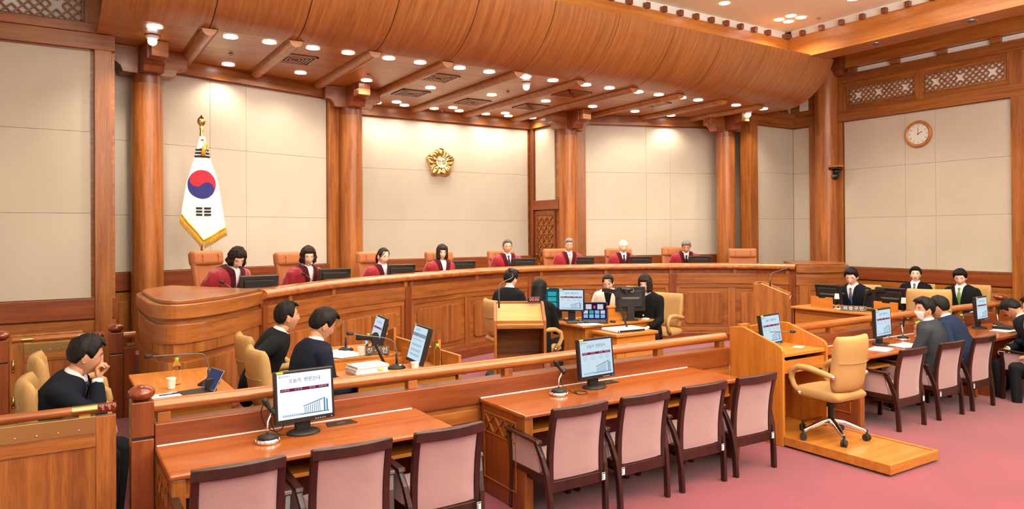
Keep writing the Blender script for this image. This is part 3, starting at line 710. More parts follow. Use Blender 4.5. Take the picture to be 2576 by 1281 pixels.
# lecterns
def lectern(x,y,rz,label,micpos=-.18,timer=False,top0=1.0,z=.12,W=.56):
    t=thing('lectern',label,'lectern',(x,y,z),rz); q=lambda n,b,m,bev=.005,**k:obj(n,b,m,t,bev=bev,**k)
    h=W/2; sp=[(-.26,0),(-.26,1.05),(.12,1.21),(.24,1.21),(.24,0)]
    for s in (-h,h-.03): b=MB(); b.poly(sp,.03,'x',s); q('side_board',b,woodV)
    b=MB(); b.box(-h+.03,h-.03,.21,.24,0,1.21); q('front_board',b,woodX)
    M=Matrix.Translation((0,-.26,.98))@Matrix.Rotation(math.atan2(.16,.38),4,'X'); b=MB(); b.box(-h+.03,h-.03,0,.47,0,.03,M); q('sloping_top',b,wood('lectern_top_'+str(round(x)),srgb(206,156,92),srgb(190,138,76),'x',.5,1,.1))
    b=MB(); b.box(-h+.03,h-.03,-.26,-.235,.96,1.05); q('book_ledge',b,woodX)
    b=MB(); b.box(-h+.03,h-.03,-.24,.2,.62,.645); q('shelf',b,redX)
    b=MB(); b.box(-h+.03,h-.03,.0,.2,0,.62); q('inner_back',b,redX,0)
    for s in (-1,1):
        b=MB(); b.box(min(0,s*(h-.035)),max(0,s*(h-.035)),-.255,-.235,.06,.61); d=q('cupboard_door',b,redX)
        b=MB(); b.box(s*.02-.004,s*.02+.004,-.262,-.255,.36,.46); obj('door_handle',b,black,d)
    b=MB(); b.box(-h,h,-.27,.25,0,.06); q('plinth',b,woodX)
    return t
lectern(4.32,6.62,-math.radians(31),'pale wooden lectern with open shelf and red digital timer, in the centre')
lectern(9.12,7.0,math.radians(34),'plain wooden lectern with sloping side, standing before the right part of the bench')
# ================================================================ CHAIRS
CP={}
def armchair_proto():
    t=thing('armchair','proto','chair',(0,0,0)); q=lambda n,b,m,bev=.004,**k:obj(n,b,m,t,bev=bev,**k)
    lean=.10
    def by(z): return -.20-(z-.24)*lean*1.0+ -.03*math.sin(PI*(z-.24)/.62)*-1
    for s in (-1,1):
        x=s*.228; pts=[(x-s*.01*0,by(z),z) for z in (.24,.34,.44,.54,.64,.74,.85)]
        b=MB()
        P=[]
        for p in pts: P.append([(p[0]-.02,p[1]-.02,p[2]),(p[0]+.02,p[1]-.02,p[2]),(p[0]+.02,p[1]+.02,p[2]),(p[0]-.02,p[1]+.02,p[2])])
        b.grid(P,closed_u=True); b.f+=[(3,2,1,0),tuple(len(b.v)-4+i for i in range(4))]; b.m+=[0,0]; q('back_post',b,darkW)
        # rear leg sweeping up to the arm
        b=MB(); P=[]
        for (px,py,pz) in ((s*.245,-.235,0),(s*.25,-.225,.2),(s*.262,-.20,.38),(s*.275,-.16,.5),(s*.29,-.12,.585)):
            P.append([(px-.017,py-.022,pz),(px+.017,py-.022,pz),(px+.017,py+.022,pz),(px-.017,py+.022,pz)])
        b.grid(P,closed_u=True); b.f+=[(3,2,1,0),tuple(len(b.v)-4+i for i in range(4))]; b.m+=[0,0]; q('leg',b,darkW)
        b=MB(); P=[]
        for (px,py,pz) in ((s*.265,.27,0),(s*.265,.25,.3),(s*.275,.25,.45),(s*.285,.27,.585)):
            P.append([(px-.017,py-.022,pz),(px+.017,py-.022,pz),(px+.017,py+.022,pz),(px-.017,py+.022,pz)])
        b.grid(P,closed_u=True); b.f+=[(3,2,1,0),tuple(len(b.v)-4+i for i in range(4))]; b.m+=[0,0]; q('leg',b,darkW)
        b=MB(); b.poly([(-.16,.585),(.30,.60),(.31,.615),(.29,.625),(-.15,.61)],.05,'x',s*.288-.025); q('armrest',b,darkW,.006)
        b=MB(); b.poly([(-.13,.37),(.235,.37),(.25,.583),(-.10,.575)],.024,'x',s*.268-.012); q('side_pad',b,pinkF,.006)
        b=MB(); b.poly([(-.19,.32),(.24,.32),(.24,.37),(-.18,.37)],.03,'x',s*.262-.015); q('side_rail',b,darkW)
    # curved top rail, bottom rail
    b=MB(); P=[]
    for k in range(9):
        x=-.245+.49*k/8; y=by(.83)-.035*(1-(x/.245)**2); w=.022
        P.append([(x,y-w,.79),(x,y+w*.6,.79),(x,y+w*.6,.855+.006*(1-(x/.245)**2)),(x,y-w,.855)])
    b.grid(P,closed_u=True); b.f+=[(3,2,1,0),tuple(len(b.v)-4+i for i in range(4))]; b.m+=[0,0]; q('top_rail',b,darkW,.005)
    b=MB(); b.box(-.235,.235,by(.27)-.018,by(.27)+.018,.24,.32); q('bottom_rail',b,darkW)
    # upholstered back, both faces softly curved
    for sg,y0 in ((-1,-.015),(1,.03)):
        b=MB(); P=[]
        for i in range(13):
            z=.315+(.79-.315)*i/12; row=[]
            for k in range(9):
                x=-.205+.41*k/8; edge=min(1,(1-abs(x)/.205)*5+.0)*min(1,min(i,12-i)/1.5)
                y=by(z)-.02*(1-(x/.205)**2)*(z-.3)/.5+sg*(.010+.012*edge)+(y0 if sg>0 else 0)*.0
                row.append((x,y,z))
            P.append(row)
        b.grid(P); q('back_pad' ,b,pinkF,0,smooth=True)
    b=MB(); P=[]
    for i in range(9):
        for_=[]
    for i in range(9):
        y=-.2+.47*i/8; row=[]
        for k in range(9):
            x=-.235+.47*k/8; e=min(1,min(i,8-i)/1.2)*min(1,min(k,8-k)/1.2); row.append((x,y,.37+.075*e**.5))
        P.append(row)
    b.grid(P); b.box(-.235,.235,-.2,.27,.33,.372); q('seat',b,pinkF,0,smooth=False)
    b=MB(); b.box(-.25,.25,-.21,.25,.28,.335); q('seat_frame',b,darkW)
    return t
A0=armchair_proto()
def sticker(t,x,y,z,w=.03,h=.055):
    b=MB(); b.box(x-w/2,x+w/2,y-.002,y,z,z+h); o=obj('inventory_sticker',b,paper,t)
    b=MB(); b.box(x-w/2+.002,x+w/2-.002,y-.0026,y-.002,z+h-.010,z+h-.003); b.box(x-w/2+.003,x-w/2+.009,y-.0026,y-.002,z+.006,z+h-.014); obj('print_bar',b,base_navy,o)
base_navy=base('navy_print',srgb(40,36,70),.7)
used=False
def armchair(x,y,rz,label,stick=1,group='dark wood armchairs with pink upholstery'):
    global used
    if not used: t=A0; t.location=(x,y,0); t.rotation_euler=(0,0,rz); t['label']=label; t['group']=group; used=True
    else: 
        kids=[c for c in A0.children if not c.name.startswith('inventory')]
        t=A0.copy(); COL.objects.link(t); t.location=(x,y,0); t.rotation_euler=(0,0,rz); t['label']=label; t['group']=group
        for c in kids:
            d=c.copy(); COL.objects.link(d); d.parent=t
    if stick: sticker(t,stick*.222,-.243,.265)
    return t
YC=4.375
for i,(x,l,st) in enumerate([(.855,'armchair at the nearest desk, leftmost of the row, cut off by the bottom edge',0),(1.50,'pink-backed dark wood armchair at the nearest desk, middle of three',0),(2.145,'armchair at the nearest desk, rightmost of three, white sticker low on its right',1),
   (3.215,'pink-backed armchair leftmost at the long middle desk, its left side pad visible',1),(3.85,'pink-backed armchair in the middle of three at the long desk, sticker on its left leg',-1),(4.51,'pink-backed armchair rightmost of three at the long desk',1),(5.16,'pink-backed dark wood armchair standing right beside the oak podium',1),
   (7.68,'pink-backed armchair right behind the tan office chair, its side pad in view',1),(8.49,'pink-backed armchair in which the masked man sits',-1),(9.23,'pink-backed armchair rightmost of three at the right-hand desk',-1)]):
    armchair(x,YC,random.uniform(-.02,.02),l,st)
armchair(10.95,4.0,math.radians(12),'pink-sided armchair at the far right picture edge, under the dark-suited spectator',0)
armchair(10.2,3.95,-.1,'pink-sided armchair beneath the man bending over near the right edge',0)
def ring_pts(c,rx,ry,n): return [(c[0]+rx*math.cos(2*PI*k/n),c[1]+ry*math.sin(2*PI*k/n)) for k in range(n)]
def cushion(w,d,h,nx=9,ny=9,puff=.03,curve=0.0,taper=0.0,M=None):
    """soft box centred on origin: w (x), d thickness (y), h (z)"""
    b=MB(); P=[]
    N=24
    for i in range(nx*2):
        t=i/(nx*2-1); z=-h/2+h*t; e=1-(abs(2*t-1))**6; ww=w/2*(1+taper*(t-.5))*(.93+.07*e); row=[]
        dd=d/2*(.55+.45*e)+puff*e
        for k in range(N):
            a=2*PI*k/N; ca,sa=math.cos(a),math.sin(a)
            x=ww*math.copysign(abs(ca)**.35,ca); y=dd*math.copysign(abs(sa)**.6,sa)+curve*(x/(w/2))**2
            row.append((x,y,z))
        P.append(row)
    b.grid(P,closed_u=True); n=len(b.v); b.f+=[tuple(range(N))[::-1],tuple(range(n-N,n))]; b.m+=[0,0]
    if M is not None: b.v=[tuple(M@Vector(v)) for v in b.v]
    return b
def office_chair(name,label,loc,rz,mat_,high=.62,base_=True,seat=.46,w=.5,group=None,arms=True,top_roll=False,wings=True):
    t=thing(name,label,'chair',loc,rz,group); q=lambda n,b,m=mat_,bev=0,**k:obj(n,b,m,t,bev=bev,smooth=k.pop('smooth',True),**k)
    M=Matrix.Translation((0,-.24,seat+.02+high/2))@Matrix.Rotation(.13,4,'X')
    q('backrest',cushion(w,.085,high,puff=.012,curve=.05,taper=.06,M=M))
    # seam lines and piping
    for s in (-1,1):
        pts=[M@Vector((s*w*.40*(1+.06*(tz-.5)),.047+.035,-high/2+high*tz)) for tz in [.1+.78*k/10 for k in range(11)]]
        b=MB(); b.tube(pts,.004,6); q('piping',b)
    pts=[M@Vector((-w*.49+w*.98*k/12,-.058+.05*(2*k/12-1)**2,.02)) for k in range(13)]
    b=MB(); b.tube(pts,.0035,6); q('seam',b)
    if top_roll:
        M2=M@Matrix.Translation((0,.02,high/2-.09)); q('headrest',cushion(w*1.02,.15,.2,puff=.01,curve=.03,M=M2))
        for s in (-1,1):
            b=MB(); pts=[M2@Vector((s*w*.27,.02+.088*math.cos(a),.1*math.sin(a))) for a in [2*PI*k/16 for k in range(17)]]; b.tube(pts,.006,6); q('headrest_piping',b)
    q('seat_cushion',cushion(w,.10,.50,puff=.012,M=Matrix.Translation((0,.02,seat-.03))@Matrix.Rotation(-PI/2,4,'X')))
    if arms:
        for s in (-1,1):
            x=s*(w/2+.02)
            b=MB(); b.tube([(x,-.20,seat+.17),(x,-.12,seat+.185),(x,.05,seat+.215),(x,.17,seat+.215),(x,.24,seat+.17),(x,.255,seat+.10),(x,.225,seat+.03),(x*.98,.17,seat-.03)],[.024,.028,.031,.031,.03,.028,.026,.024],12); q('armrest',b)
            for p in ((x,-.205,seat+.168),(x*.98,.165,seat-.035)):
                b=MB(); b.ball(p,(.028,.022,.022),12,8); q('arm_bolt',b,chrome)
    if base_:
        b=MB(); b.lathe([(.028,.16),(.028,.30),(.04,.30),(.04,.38),(.11,.40)],16); q('gas_column',b,blackM)
        b=MB(); b.box(-.13,.13,-.15,.13,.365,.41); b.tube([(.1,.05,.37),(.25,.07,.36)],.008,8); q('tilt_mechanism',b,blackM,.01,smooth=False)
        for k in range(5):
            a=2*PI*k/5+.35; c,s_=math.cos(a),math.sin(a)
            b=MB(); P=[]
            for r,zc,ww,hh in ((.02,.17,.03,.025),(.12,.155,.026,.02),(.27,.105,.02,.014),(.31,.09,.018,.012)):
                nx,ny=-s_,c; P.append([(c*r+nx*ww,s_*r+ny*ww,zc-hh),(c*r-nx*ww,s_*r-ny*ww,zc-hh),(c*r-nx*ww*.7,s_*r-ny*ww*.7,zc+hh),(c*r+nx*ww*.7,s_*r+ny*ww*.7,zc+hh)])
            b.grid(P,closed_u=True); b.f+=[(3,2,1,0),tuple(len(b.v)-4+i for i in range(4))]; b.m+=[0,0]; leg=q('base_arm',b,chrome,.006)
            b=MB(); px,py=c*.31,s_*.31; b.lathe([(.012,.06),(.012,.105)],10,Matrix.Translation((px,py,0))); 
            ax=Vector((math.cos(a+.9),math.sin(a+.9),0))
            for sg in (-1,1):
                R=Matrix.Translation(Vector((px,py,.032))+ax*sg*.016)@ax.to_track_quat('Z','Y').to_matrix().to_4x4(); b.lathe([(.001,-.009),(.032,-.009),(.032,.009),(.001,.009)],18,R,caps=False)
            obj('caster',b,rubber,leg,smooth=False)
    else:
        b=MB(); b.lathe([(.03,.05),(.03,seat-.06)],12); b.lathe([(.30,.02),(.28,.06),(.03,.10)],20); q('pedestal',b,blackM)
    return t
office_chair('office_chair','tan leather office chair on chrome castors, standing on the oak platform',(6.33,4.19,.105),math.radians(-2),tanL,.52,seat=.47,w=.46)
tg='tan leather office chairs'
for (x,y,rz,l,h) in ((1.72,6.98,-PI/2,'tan leather chair of the black-suited man turning away, claimant side',.48),(1.62,6.08,-PI/2,'tan leather chair of the navy-suited man, claimant side',.48),
   (.08,5.86,-PI/2,'tan leather chair of the man resting his chin on his fist',.45),(.12,6.95,-PI/2,'empty tan leather chair beyond the man resting his chin on his fist',.45),
   (5.28,8.42,-PI/2-.2,'tan leather chair of the dark-haired clerk facing the bench, behind the lectern',.50),(5.2,7.62,-PI/2-.15,'tan chair with curved armrest under the long-haired woman',.34),
   (7.55,7.75,PI/2+.25,'tan leather chair of the young woman in black with pearl buttons',.50),(8.0,9.0,PI/2,'tan leather chair of the woman in a cream jacket',.5),
   (11.42,7.0,PI/2+.1,'tan leather chair behind the bespectacled man with a blue tie',.5),(13.05,6.95,PI/2+.1,'tan leather chair behind the man with round glasses looking up',.45),(12.5,5.82,PI/2,'tan leather chair behind the man with the green tie',.52)):
    office_chair('office_chair',l,(x,y,.12),rz,tanL,h,False,seat=.55,group=tg,w=.5)
office_chair('office_chair','empty tan leather chair seen from behind, between the two respondent monitors',(10.55,5.45,.12),math.radians(-58),tanL,.62,False,seat=.52,group=tg,w=.56)
JC=[(1.684,10.319,1.862),(2.901,10.728,1.812),(4.371,11.232,1.782),(5.812,11.597,1.754),(7.291,11.858,1.74),(8.548,11.747,1.752),(9.938,11.452,1.74),(11.176,11.036,1.758),(12.15,10.05,1.72)]
SEATN=['behind the first judge from the left','behind the second judge from the left','behind the third judge from the left','behind the fourth judge from the left','behind the fifth judge from the left','behind the sixth judge from the left','behind the white-haired judge','behind the judge at the right end','standing empty at the right end of the bench']
def face_c(x,y): return math.atan2(-(6.8-x),(4.5-y))  # rotz so +y points to (6.8,4.5)
for i,(x,y,z) in enumerate(JC):
    rz=face_c(x,y)*1.0; r=rz
    f=Vector((-math.sin(r),math.cos(r)))
    office_chair('judge_chair','brown leather chair with rolled headrest %s'%SEATN[i],(x+f.x*.28,y+f.y*.28,.56),r,brnL,z-.56-.50+.02,False,seat=.48,w=.56,group='brown leather judge chairs',top_roll=True)
# ================================================================ PEOPLE
def skinmat(n,r,g,b):
    m=base(n,srgb(r,g,b),.5,spec=.35); q=m.node_tree.nodes['Principled BSDF']; q.inputs['Subsurface Weight'].default_value=.08; q.inputs['Subsurface Radius'].default_value=(.6,.25,.15); q.inputs['Subsurface Scale'].default_value=.01; return m
skinA=skinmat('skin_warm',214,164,136); skinB=skinmat('skin_pale',234,196,176); skinC=skinmat('skin_tan',198,146,116)
lipM=base('lips',srgb(176,104,92),.5); eyeW=base('eye_white',srgb(226,220,214),.3); eyeD=base('eye_dark',(.012,.009,.008,1),.25); browM=base('brow',srgb(48,38,34),.8)
def hairmat(n,c1,c2,rough=.42):
    m=base(n,c1,.6,spec=.22); N=m.node_tree; b=N.nodes['Principled BSDF']; L=N.links.new
    tc=nd(m,'ShaderNodeTexCoord'); mp=nd(m,'ShaderNodeMapping'); mp.inputs['Scale'].default_value=(60,60,7); L(tc.outputs['Object'],mp.inputs['Vector'])
    n1=nd(m,'ShaderNodeTexNoise'); n1.inputs['Scale'].default_value=2.2; n1.inputs['Detail'].default_value=3; L(mp.outputs[0],n1.inputs['Vector'])
    cr=nd(m,'ShaderNodeValToRGB'); cr.color_ramp.elements[0].position=.35; cr.color_ramp.elements[1].position=.7; cr.color_ramp.elements[0].color=c1; cr.color_ramp.elements[1].color=c2
    L(n1.outputs[0],cr.inputs[0]); L(cr.outputs[0],b.inputs['Base Color'])
    bp=nd(m,'ShaderNodeBump'); bp.inputs['Strength'].default_value=.5; bp.inputs['Distance'].default_value=.004; L(n1.outputs[0],bp.inputs['Height']); L(bp.outputs[0],b.inputs['Normal']); return m
hairK=hairmat('black_hair',srgb(14,12,13),srgb(32,29,30)); hairB=hairmat('dark_brown_hair',srgb(28,20,17),srgb(56,40,34)); hairG=hairmat('grey_hair',srgb(96,92,88),srgb(156,150,142)); hairW=hairmat('white_hair',srgb(214,206,196),srgb(236,230,222)); hairS=hairmat('salt_hair',srgb(58,56,56),srgb(120,116,112))
def sm(a,b,x):
    t=min(1,max(0,(x-a)/(b-a))); return t*t*(3-2*t)
def G(x,c,s): return math.exp(-((x-c)/s)**2)
def headpos(th,ph,female=0,closed=0):
    """th from top, ph azimuth (0=front +y). returns position"""
    sx=math.sin(th)*math.sin(ph); sy=math.sin(th)*math.cos(ph); sz=math.cos(th)
    t=max(0,-sz)
    W=.076*(1-.40*t**1.6-.05*female*t); D=.096
    if sy<0: D*=(1-.42*t**1.2)
    else: D*=.96
    x=sx*W*(1+.04*(abs(sx)**2)); z=sz*(.117 if sz>0 else .122); y=sy*D
    if sz>0: x*=1+.05*sz
    f=sm(.15,.7,math.cos(ph))*sm(0,.35,math.sin(th))
    if f>0:
        y+=f*(-.006*sm(.03,.0,abs(x))*0)
        y+=f*(.0155*G(x,0,.013)*G(z,-.037,.016)+.009*G(x,0,.010)*G(z,-.008,.026)+.004*(G(abs(x),.012,.006)*G(z,-.043,.007)))
        y-=f*(.0085*G(abs(x),.032,.017)*G(z,.004,.013))
        y+=f*(.0035*G(abs(x),.028,.02)*G(z,.026,.008))
        y+=f*(.0042*G(x,0,.020)*(G(z,-.069,.0055)+.9*G(z,-.080,.0055))-.002*G(x,0,.02)*G(z,-.0745,.002)-.003*G(x,0,.02)*G(z,-.092,.006))
        y+=f*(.006*G(x,0,.022)*G(z,-.110,.013))
        y+=f*(.004*G(abs(x),.044,.016)*G(z,-.03,.02))
    return Vector((x,y,z))
def build_head(mb,M,female,eyes):
    nt,nph=44,64; base_i=len(mb.v); P=[]
    for i in range(nt+1):
        th=PI*i/nt; row=[]
        for j in range(nph):
            # denser azimuth sampling at the front
            u=-1+2*j/nph; ph=PI*(u*abs(u)**.35) 
            row.append(headpos(max(.002,min(PI-.002,th)),ph,female))
        P.append(row)
    fs=[];mi=[]
    for i in range(nt):
        for j in range(nph):
            f=(i*nph+j,i*nph+(j+1)%nph,(i+1)*nph+(j+1)%nph,(i+1)*nph+j); fs.append(f)
            c=(P[i][j]+P[i+1][(j+1)%nph])/2
            mi.append(1 if (c.y>.05 and abs(c.x)<.021-.35*abs(c.z+.0745) and abs(c.z+.0745)<.0085) else 0)
    mb.v+=[tuple(M@v) for r in P for v in r]; mb.f+=[tuple(k+base_i for k in f) for f in fs]; mb.m+=mi
    for s in (-1,1):
        ex=.031*s; ey=headpos(PI/2-.0,math.atan2(.031,.08)*1,female).y-.0045
        if eyes=='open':
            mb.mi=2; mb.ball((ex,ey-.001,.003),(.0125,.006,.0050),12,8,M); mb.mi=3; mb.ball((ex,ey+.0030,.003),(.0055,.0035,.0048),10,8,M); mb.ball((ex,ey+.001,.0078),(.0145,.0052,.0016),10,6,M)
        else:
            mb.mi=3; mb.ball((ex,ey+.0008,-.001),(.0135,.005,.0018),10,6,M)
        mb.mi=4; 
        pts=[M@Vector((ex+s*k*.0048,headpos(PI/2-.2,math.atan2(abs(ex+s*k*.0048),.085),female).y-.0015-.0006*k*k*.2,.0255+.002*(1-(k-.5)**2*.5))) for k in (-3,-2,-1,0,1,2,3)]
        mb.tube(pts,[.0012,.0022,.0026,.0026,.0024,.002,.001],6)
        mb.mi=0
        # ear
        E_=M@Matrix.Translation((s*.0735,-.008,-.012))@Matrix.Rotation(s*.25,4,'Z')@Matrix.Rotation(-.12,4,'X')
        mb.ball((0,0,0),(.008,.019,.031),12,8,E_); mb.ball((s*.004,.001,.004),(.007,.012,.021),10,8,E_)
        mb.tube([E_@Vector((s*.006,.018*math.cos(a)-.001,.029*math.sin(a)+.001)) for a in [-1.9+4.6*k/12 for k in range(13)]],[.003]*13,6)
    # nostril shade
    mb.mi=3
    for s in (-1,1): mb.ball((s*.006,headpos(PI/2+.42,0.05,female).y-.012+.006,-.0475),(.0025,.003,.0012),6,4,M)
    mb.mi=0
TS=bpy.data.scenes.new('work')
def remesh(mb,vox,it=4,fac=.5,shape=None):
    me=mb.mesh('tmp',[],False); o=bpy.data.objects.new('tmp',me); TS.collection.objects.link(o)
    m=o.modifiers.new('r','REMESH'); m.mode='VOXEL'; m.voxel_size=vox; m.use_smooth_shade=True
    if it: s=o.modifiers.new('s','SMOOTH'); s.iterations=it; s.factor=fac
    
    with bpy.context.temp_override(scene=TS,view_layer=TS.view_layers[0]):
        dg=bpy.context.evaluated_depsgraph_get(); ev=o.evaluated_get(dg); r=bpy.data.meshes.new_from_object(ev)
    bpy.data.objects.remove(o); bpy.data.meshes.remove(me); return r
def mesh_into(mb,me,mi=0):
    n=len(mb.v); mb.v+=[tuple(v.co) for v in me.vertices]; mb.f+=[tuple(i+n for i in p.vertices) for p in me.polygons]; mb.m+=[mi]*len(me.polygons)
HANDS={}
def hand_mesh(curl,spread=.08,thumb=.5):
    key=(round(curl,2),round(thumb,2))
    if key in HANDS: return HANDS[key]
    b=MB() # wrist at origin, fingers +y, palm faces -z, thumb side +x (right hand palm down -> thumb to -x; mirrored outside)
    b.ball((0,.0,0),(.027,.03,.018),12,8); b.ball((0,.045,0),(.040,.045,.0155),14,10); b.ball((.022,.03,-.006),(.018,.03,.014),10,8)
    for k,(x,L) in enumerate(((.030,.070),(.0105,.078),(-.0095,.073),(-.028,.058))):
        p=Vector((x,.078-.004*abs(k-1),.001)); a=0; pts=[p-Vector((0,.02,0)),p]
        segs=[.46*L,.30*L,.24*L]
        for s,cu in zip(segs,(.9,1.15,.75)):
            a-=curl*cu; d=Vector((math.sin(spread*(1-k)*.6),math.cos(a),math.sin(a))).normalized(); p=p+d*s; pts.append(p)
        b.tube(pts,[.0085,.0095,.0088,.008,.006],8)
        for q,r in zip(pts[1:],(.0098,.009,.0082,.0064)): b.ball(tuple(q),r,8,6)
    p=Vector((.030,.015,-.006)); pts=[p]; 
    for s,(dx,dy,dz) in zip((.035,.032,.026),((.75,.75,-.25-thumb*.5),(.35-thumb*.5,.85,-.4-thumb*.6),(.05-thumb*.8,.9,-.35-thumb*.5))):
        p=p+Vector((dx,dy,dz)).normalized()*s; pts.append(p)
    b.tube(pts,[.013,.0115,.010,.0075],8)
    for q,r in zip(pts,(.013,.0115,.0102,.008)): b.ball(tuple(q),r,8,6)
    me=remesh(b,.0042,3,.5); HANDS[key]=me; return me
def lerp_frame(origin,ydir,up):
    y=Vector(ydir).normalized(); z=Vector(up); x=y.cross(z)
    if x.length<1e-4: x=Vector((1,0,0))
    x.normalize(); z=x.cross(y); return Matrix(((x.x,y.x,z.x,origin[0]),(x.y,y.y,z.y,origin[1]),(x.z,y.z,z.z,origin[2]),(0,0,0,1)))
SECT=[(-.13,.165,.115),(-.06,.182,.128),(.04,.176,.125),(.14,.160,.112),(.25,.172,.115),(.34,.190,.118),(.41,.185,.106),(.46,.150,.088),(.50,.090,.066),(.53,.058,.055)]
def torso(mb,T,gw=0,gs=1.0,t0=-.13,t1=.53,n=28,sect=SECT):
    P=[]
    for (t,w,d) in sect:
        if t<t0-1e-6 or t>t1+1e-6: continue
        w=w*gs+gw; d=d*gs+gw
        P.append([T(Vector((w*math.copysign(abs(math.cos(a))**.8,math.cos(a)),d*math.copysign(abs(math.sin(a))**.9,math.sin(a)),t))) for a in [2*PI*k/n for k in range(n)]])
    k=len(P); mb.grid(P,closed_u=True); m=len(mb.v)-k*n; mb.f+=[tuple(m+i for i in range(n))[::-1],tuple(m+(k-1)*n+i for i in range(n))]; mb.m+=[mb.mi]*2
def person(label,crown,face,lean=8,pitch=0,hyaw=0,roll=0,top='suit',jacket=None,skin=None,hair=None,style='short',female=0,glasses=None,tie=None,arms=None,eyes='open',sc=1.06,mask=False,legs=True,slump=0,shirt=None,group=None,inner=None,zfloor=.12,legdrop=.45,fem_neck=False,twist=0):
    """crown: world point of the top of the head; face: world angle of the body direction (deg, 0=+y, ccw)"""
    r=math.radians(face); la=math.radians(lean)
    neckb=Vector((0,math.sin(la)*.50,math.cos(la)*.50))
    la2=la*.8+math.radians(pitch)*.25
    hc=neckb+Vector((math.sin(math.radians(roll))*0,math.sin(la2)*.122+.014,math.cos(la2)*.122))
    HM=Matrix.Translation(hc)@Matrix.Rotation(math.radians(hyaw),4,'Z')@Matrix.Rotation(-math.radians(pitch),4,'X')@Matrix.Rotation(math.radians(roll),4,'Y')
    cr=HM@Vector((0,-.01,.135)); cr=cr*sc
    Rz=Matrix.Rotation(r,4,'Z'); off=Rz@cr
    loc=Vector(crown)-off
    t=thing('person',label,'person',tuple(loc),r,group); t.scale=(sc,sc,sc)
    def T(v):  # torso local (x, y front, t along spine) -> person local, spine curved
        s=v.z/.5; a=la*(.35+.65*min(1,max(0,s)))
        c=Vector((0,math.sin(la)*v.z*(.75+.25*min(1,max(0,s))) if v.z>0 else 0,math.cos(la)*v.z+ (v.z*(1-math.cos(la)) if v.z<0 else 0)))
        return c+Vector((v.x,v.y*math.cos(a),-v.y*math.sin(a)))
    robe=top=='robe'
    skin=skin or skinA; jacket=jacket or suitNavy
    body=MB()
    build_head(body,HM,female,eyes)
    nb=T(Vector((0,-.005,.47))); nt=HM@Vector((0,-.018,-.065)); nm=nb.lerp(nt,.5)+Vector((0,-.003,0))
    body.tube([nb,nm,nt],[.058-.008*female,.049-.007*female,.050-.006*female],16)
    torso(body,T,-.03,1.0,-.06,.46,20)
    arms=arms or {}
    cl=MB()      # clothing volume
    torso(cl,T,.018 if robe else .012,1.04 if robe else 1.0,-.13,.50)
    hands=[]
    for side,s in (('L',-1),('R',1)):
        sh=T(Vector((s*.172,-.005,.405)))
        a=arms.get(side)
        if a is None: a=dict(w=(s*.20,.27,-.0+.10))
        wr=Vector(a['w']); ul,fl=.285,.255
        d=wr-sh; D=d.length
        if D>ul+fl-.01: wr=sh+d*((ul+fl-.01)/D); d=wr-sh; D=d.length
        ca=(ul*ul+D*D-fl*fl)/(2*ul*D); h=ul*math.sqrt(max(0,1-ca*ca)); pole=Vector(a.get('pole',(s*.6,-.5,-1)))
        dn=d.normalized(); pp=(pole-dn*pole.dot(dn)).normalized(); el=sh+dn*ul*ca+pp*h
        k=1.35 if robe else 1.0
        cl.ball(tuple(sh),(.068*k**.5,.068*k**.5,.060),14,10)
        n1=6
        pts=[sh.lerp(el,q/n1) for q in range(n1+1)]; cl.tube(pts,[.066*k,.064*k,.060*k,.056*k,.053*k,.051*k,.050*k],14)
        cl.ball(tuple(el),.051*k,12,8)
        cuff=wr+(el-wr).normalized()*.018
        pts=[el.lerp(cuff,q/4) for q in range(5)]; cl.tube(pts,[.050*k,.048*k,.044*k,.040*k*(1.25 if robe else 1),.036*k*(1.5 if robe else 1)],14)
        body.tube([sh.lerp(el,.3),el,wr],[.03,.03,.021],10)
        if a.get('hand',True):
            hd=Vector(a['hd']) if 'hd' in a else (wr-el).normalized(); up=Vector(a.get('up',(0,0,1)))
            F=lerp_frame(wr,hd,up)
            me=hand_mesh(a.get('curl',.35),thumb=a.get('thumb',.35)); n=len(body.v)
            mir=a.get('mirror',-1 if s>0 else 1)
            body.v+=[tuple(F@Vector((v.co.x*mir,v.co.y,v.co.z))) for v in me.vertices]; body.f+=[tuple((i+n) for i in (p.vertices if mir>0 else list(p.vertices)[::-1])) for p in me.polygons]; body.m+=[0]*len(me.polygons)
        a['_wr']=wr; a['_el']=el; hands.append((wr,el))
    bme=body.mesh('body',[skin,lipM,eyeW,eyeD,browM if style!='white' else hairG],True); obj('body',bme,None,t)
    me=remesh(cl,.0125 if not robe else .014,5,.6)
    # robe / jacket folds
    co=[v.co.copy() for v in me.vertices]; no_=[v.normal.copy() for v in me.vertices]; out=[]
    for p,nn in zip(co,no_):
        if robe:
            arm=sm(.14,.22,abs(p.x)); k=noise.noise(Vector((p.x*30,p.y*30,p.z*4.5)))*(.006+.012*arm)
        else: k=noise.noise(Vector((p.x*11+3,p.y*11,p.z*9)))*.005
        out+=list(p+nn*k)
    me.vertices.foreach_set('co',out); me.update()
    Ti=lambda p: (p.x, p.y-math.sin(la)*p.z/max(.3,math.cos(la)), p.z/max(.3,math.cos(la)))
    # opening at the chest
    def SD(tt):
        for q in range(len(SECT)-1):
            if SECT[q][0]<=tt<=SECT[q+1][0]:
                u=(tt-SECT[q][0])/(SECT[q+1][0]-SECT[q][0]); return SECT[q][2]+(SECT[q+1][2]-SECT[q][2])*u
        return .055
    vb={'suit':.16,'robe':.20,'open':.05,'round':.44,'cream':.16}[top]; wt=.062 if top!='round' else .05
    bm=bmesh.new(); bm.from_mesh(me)
    tb=T(Vector((0,.12,vb)))
    def vw(z): return (wt if not robe else .050)*(z-vb)/(.47-vb)
    geom=lambda: bm.verts[:]+bm.edges[:]+bm.faces[:]
    z0=math.cos(la)*vb; z1=math.cos(la)*.47
    outs=[(0,z0,(wt if not robe else .050),z1)]
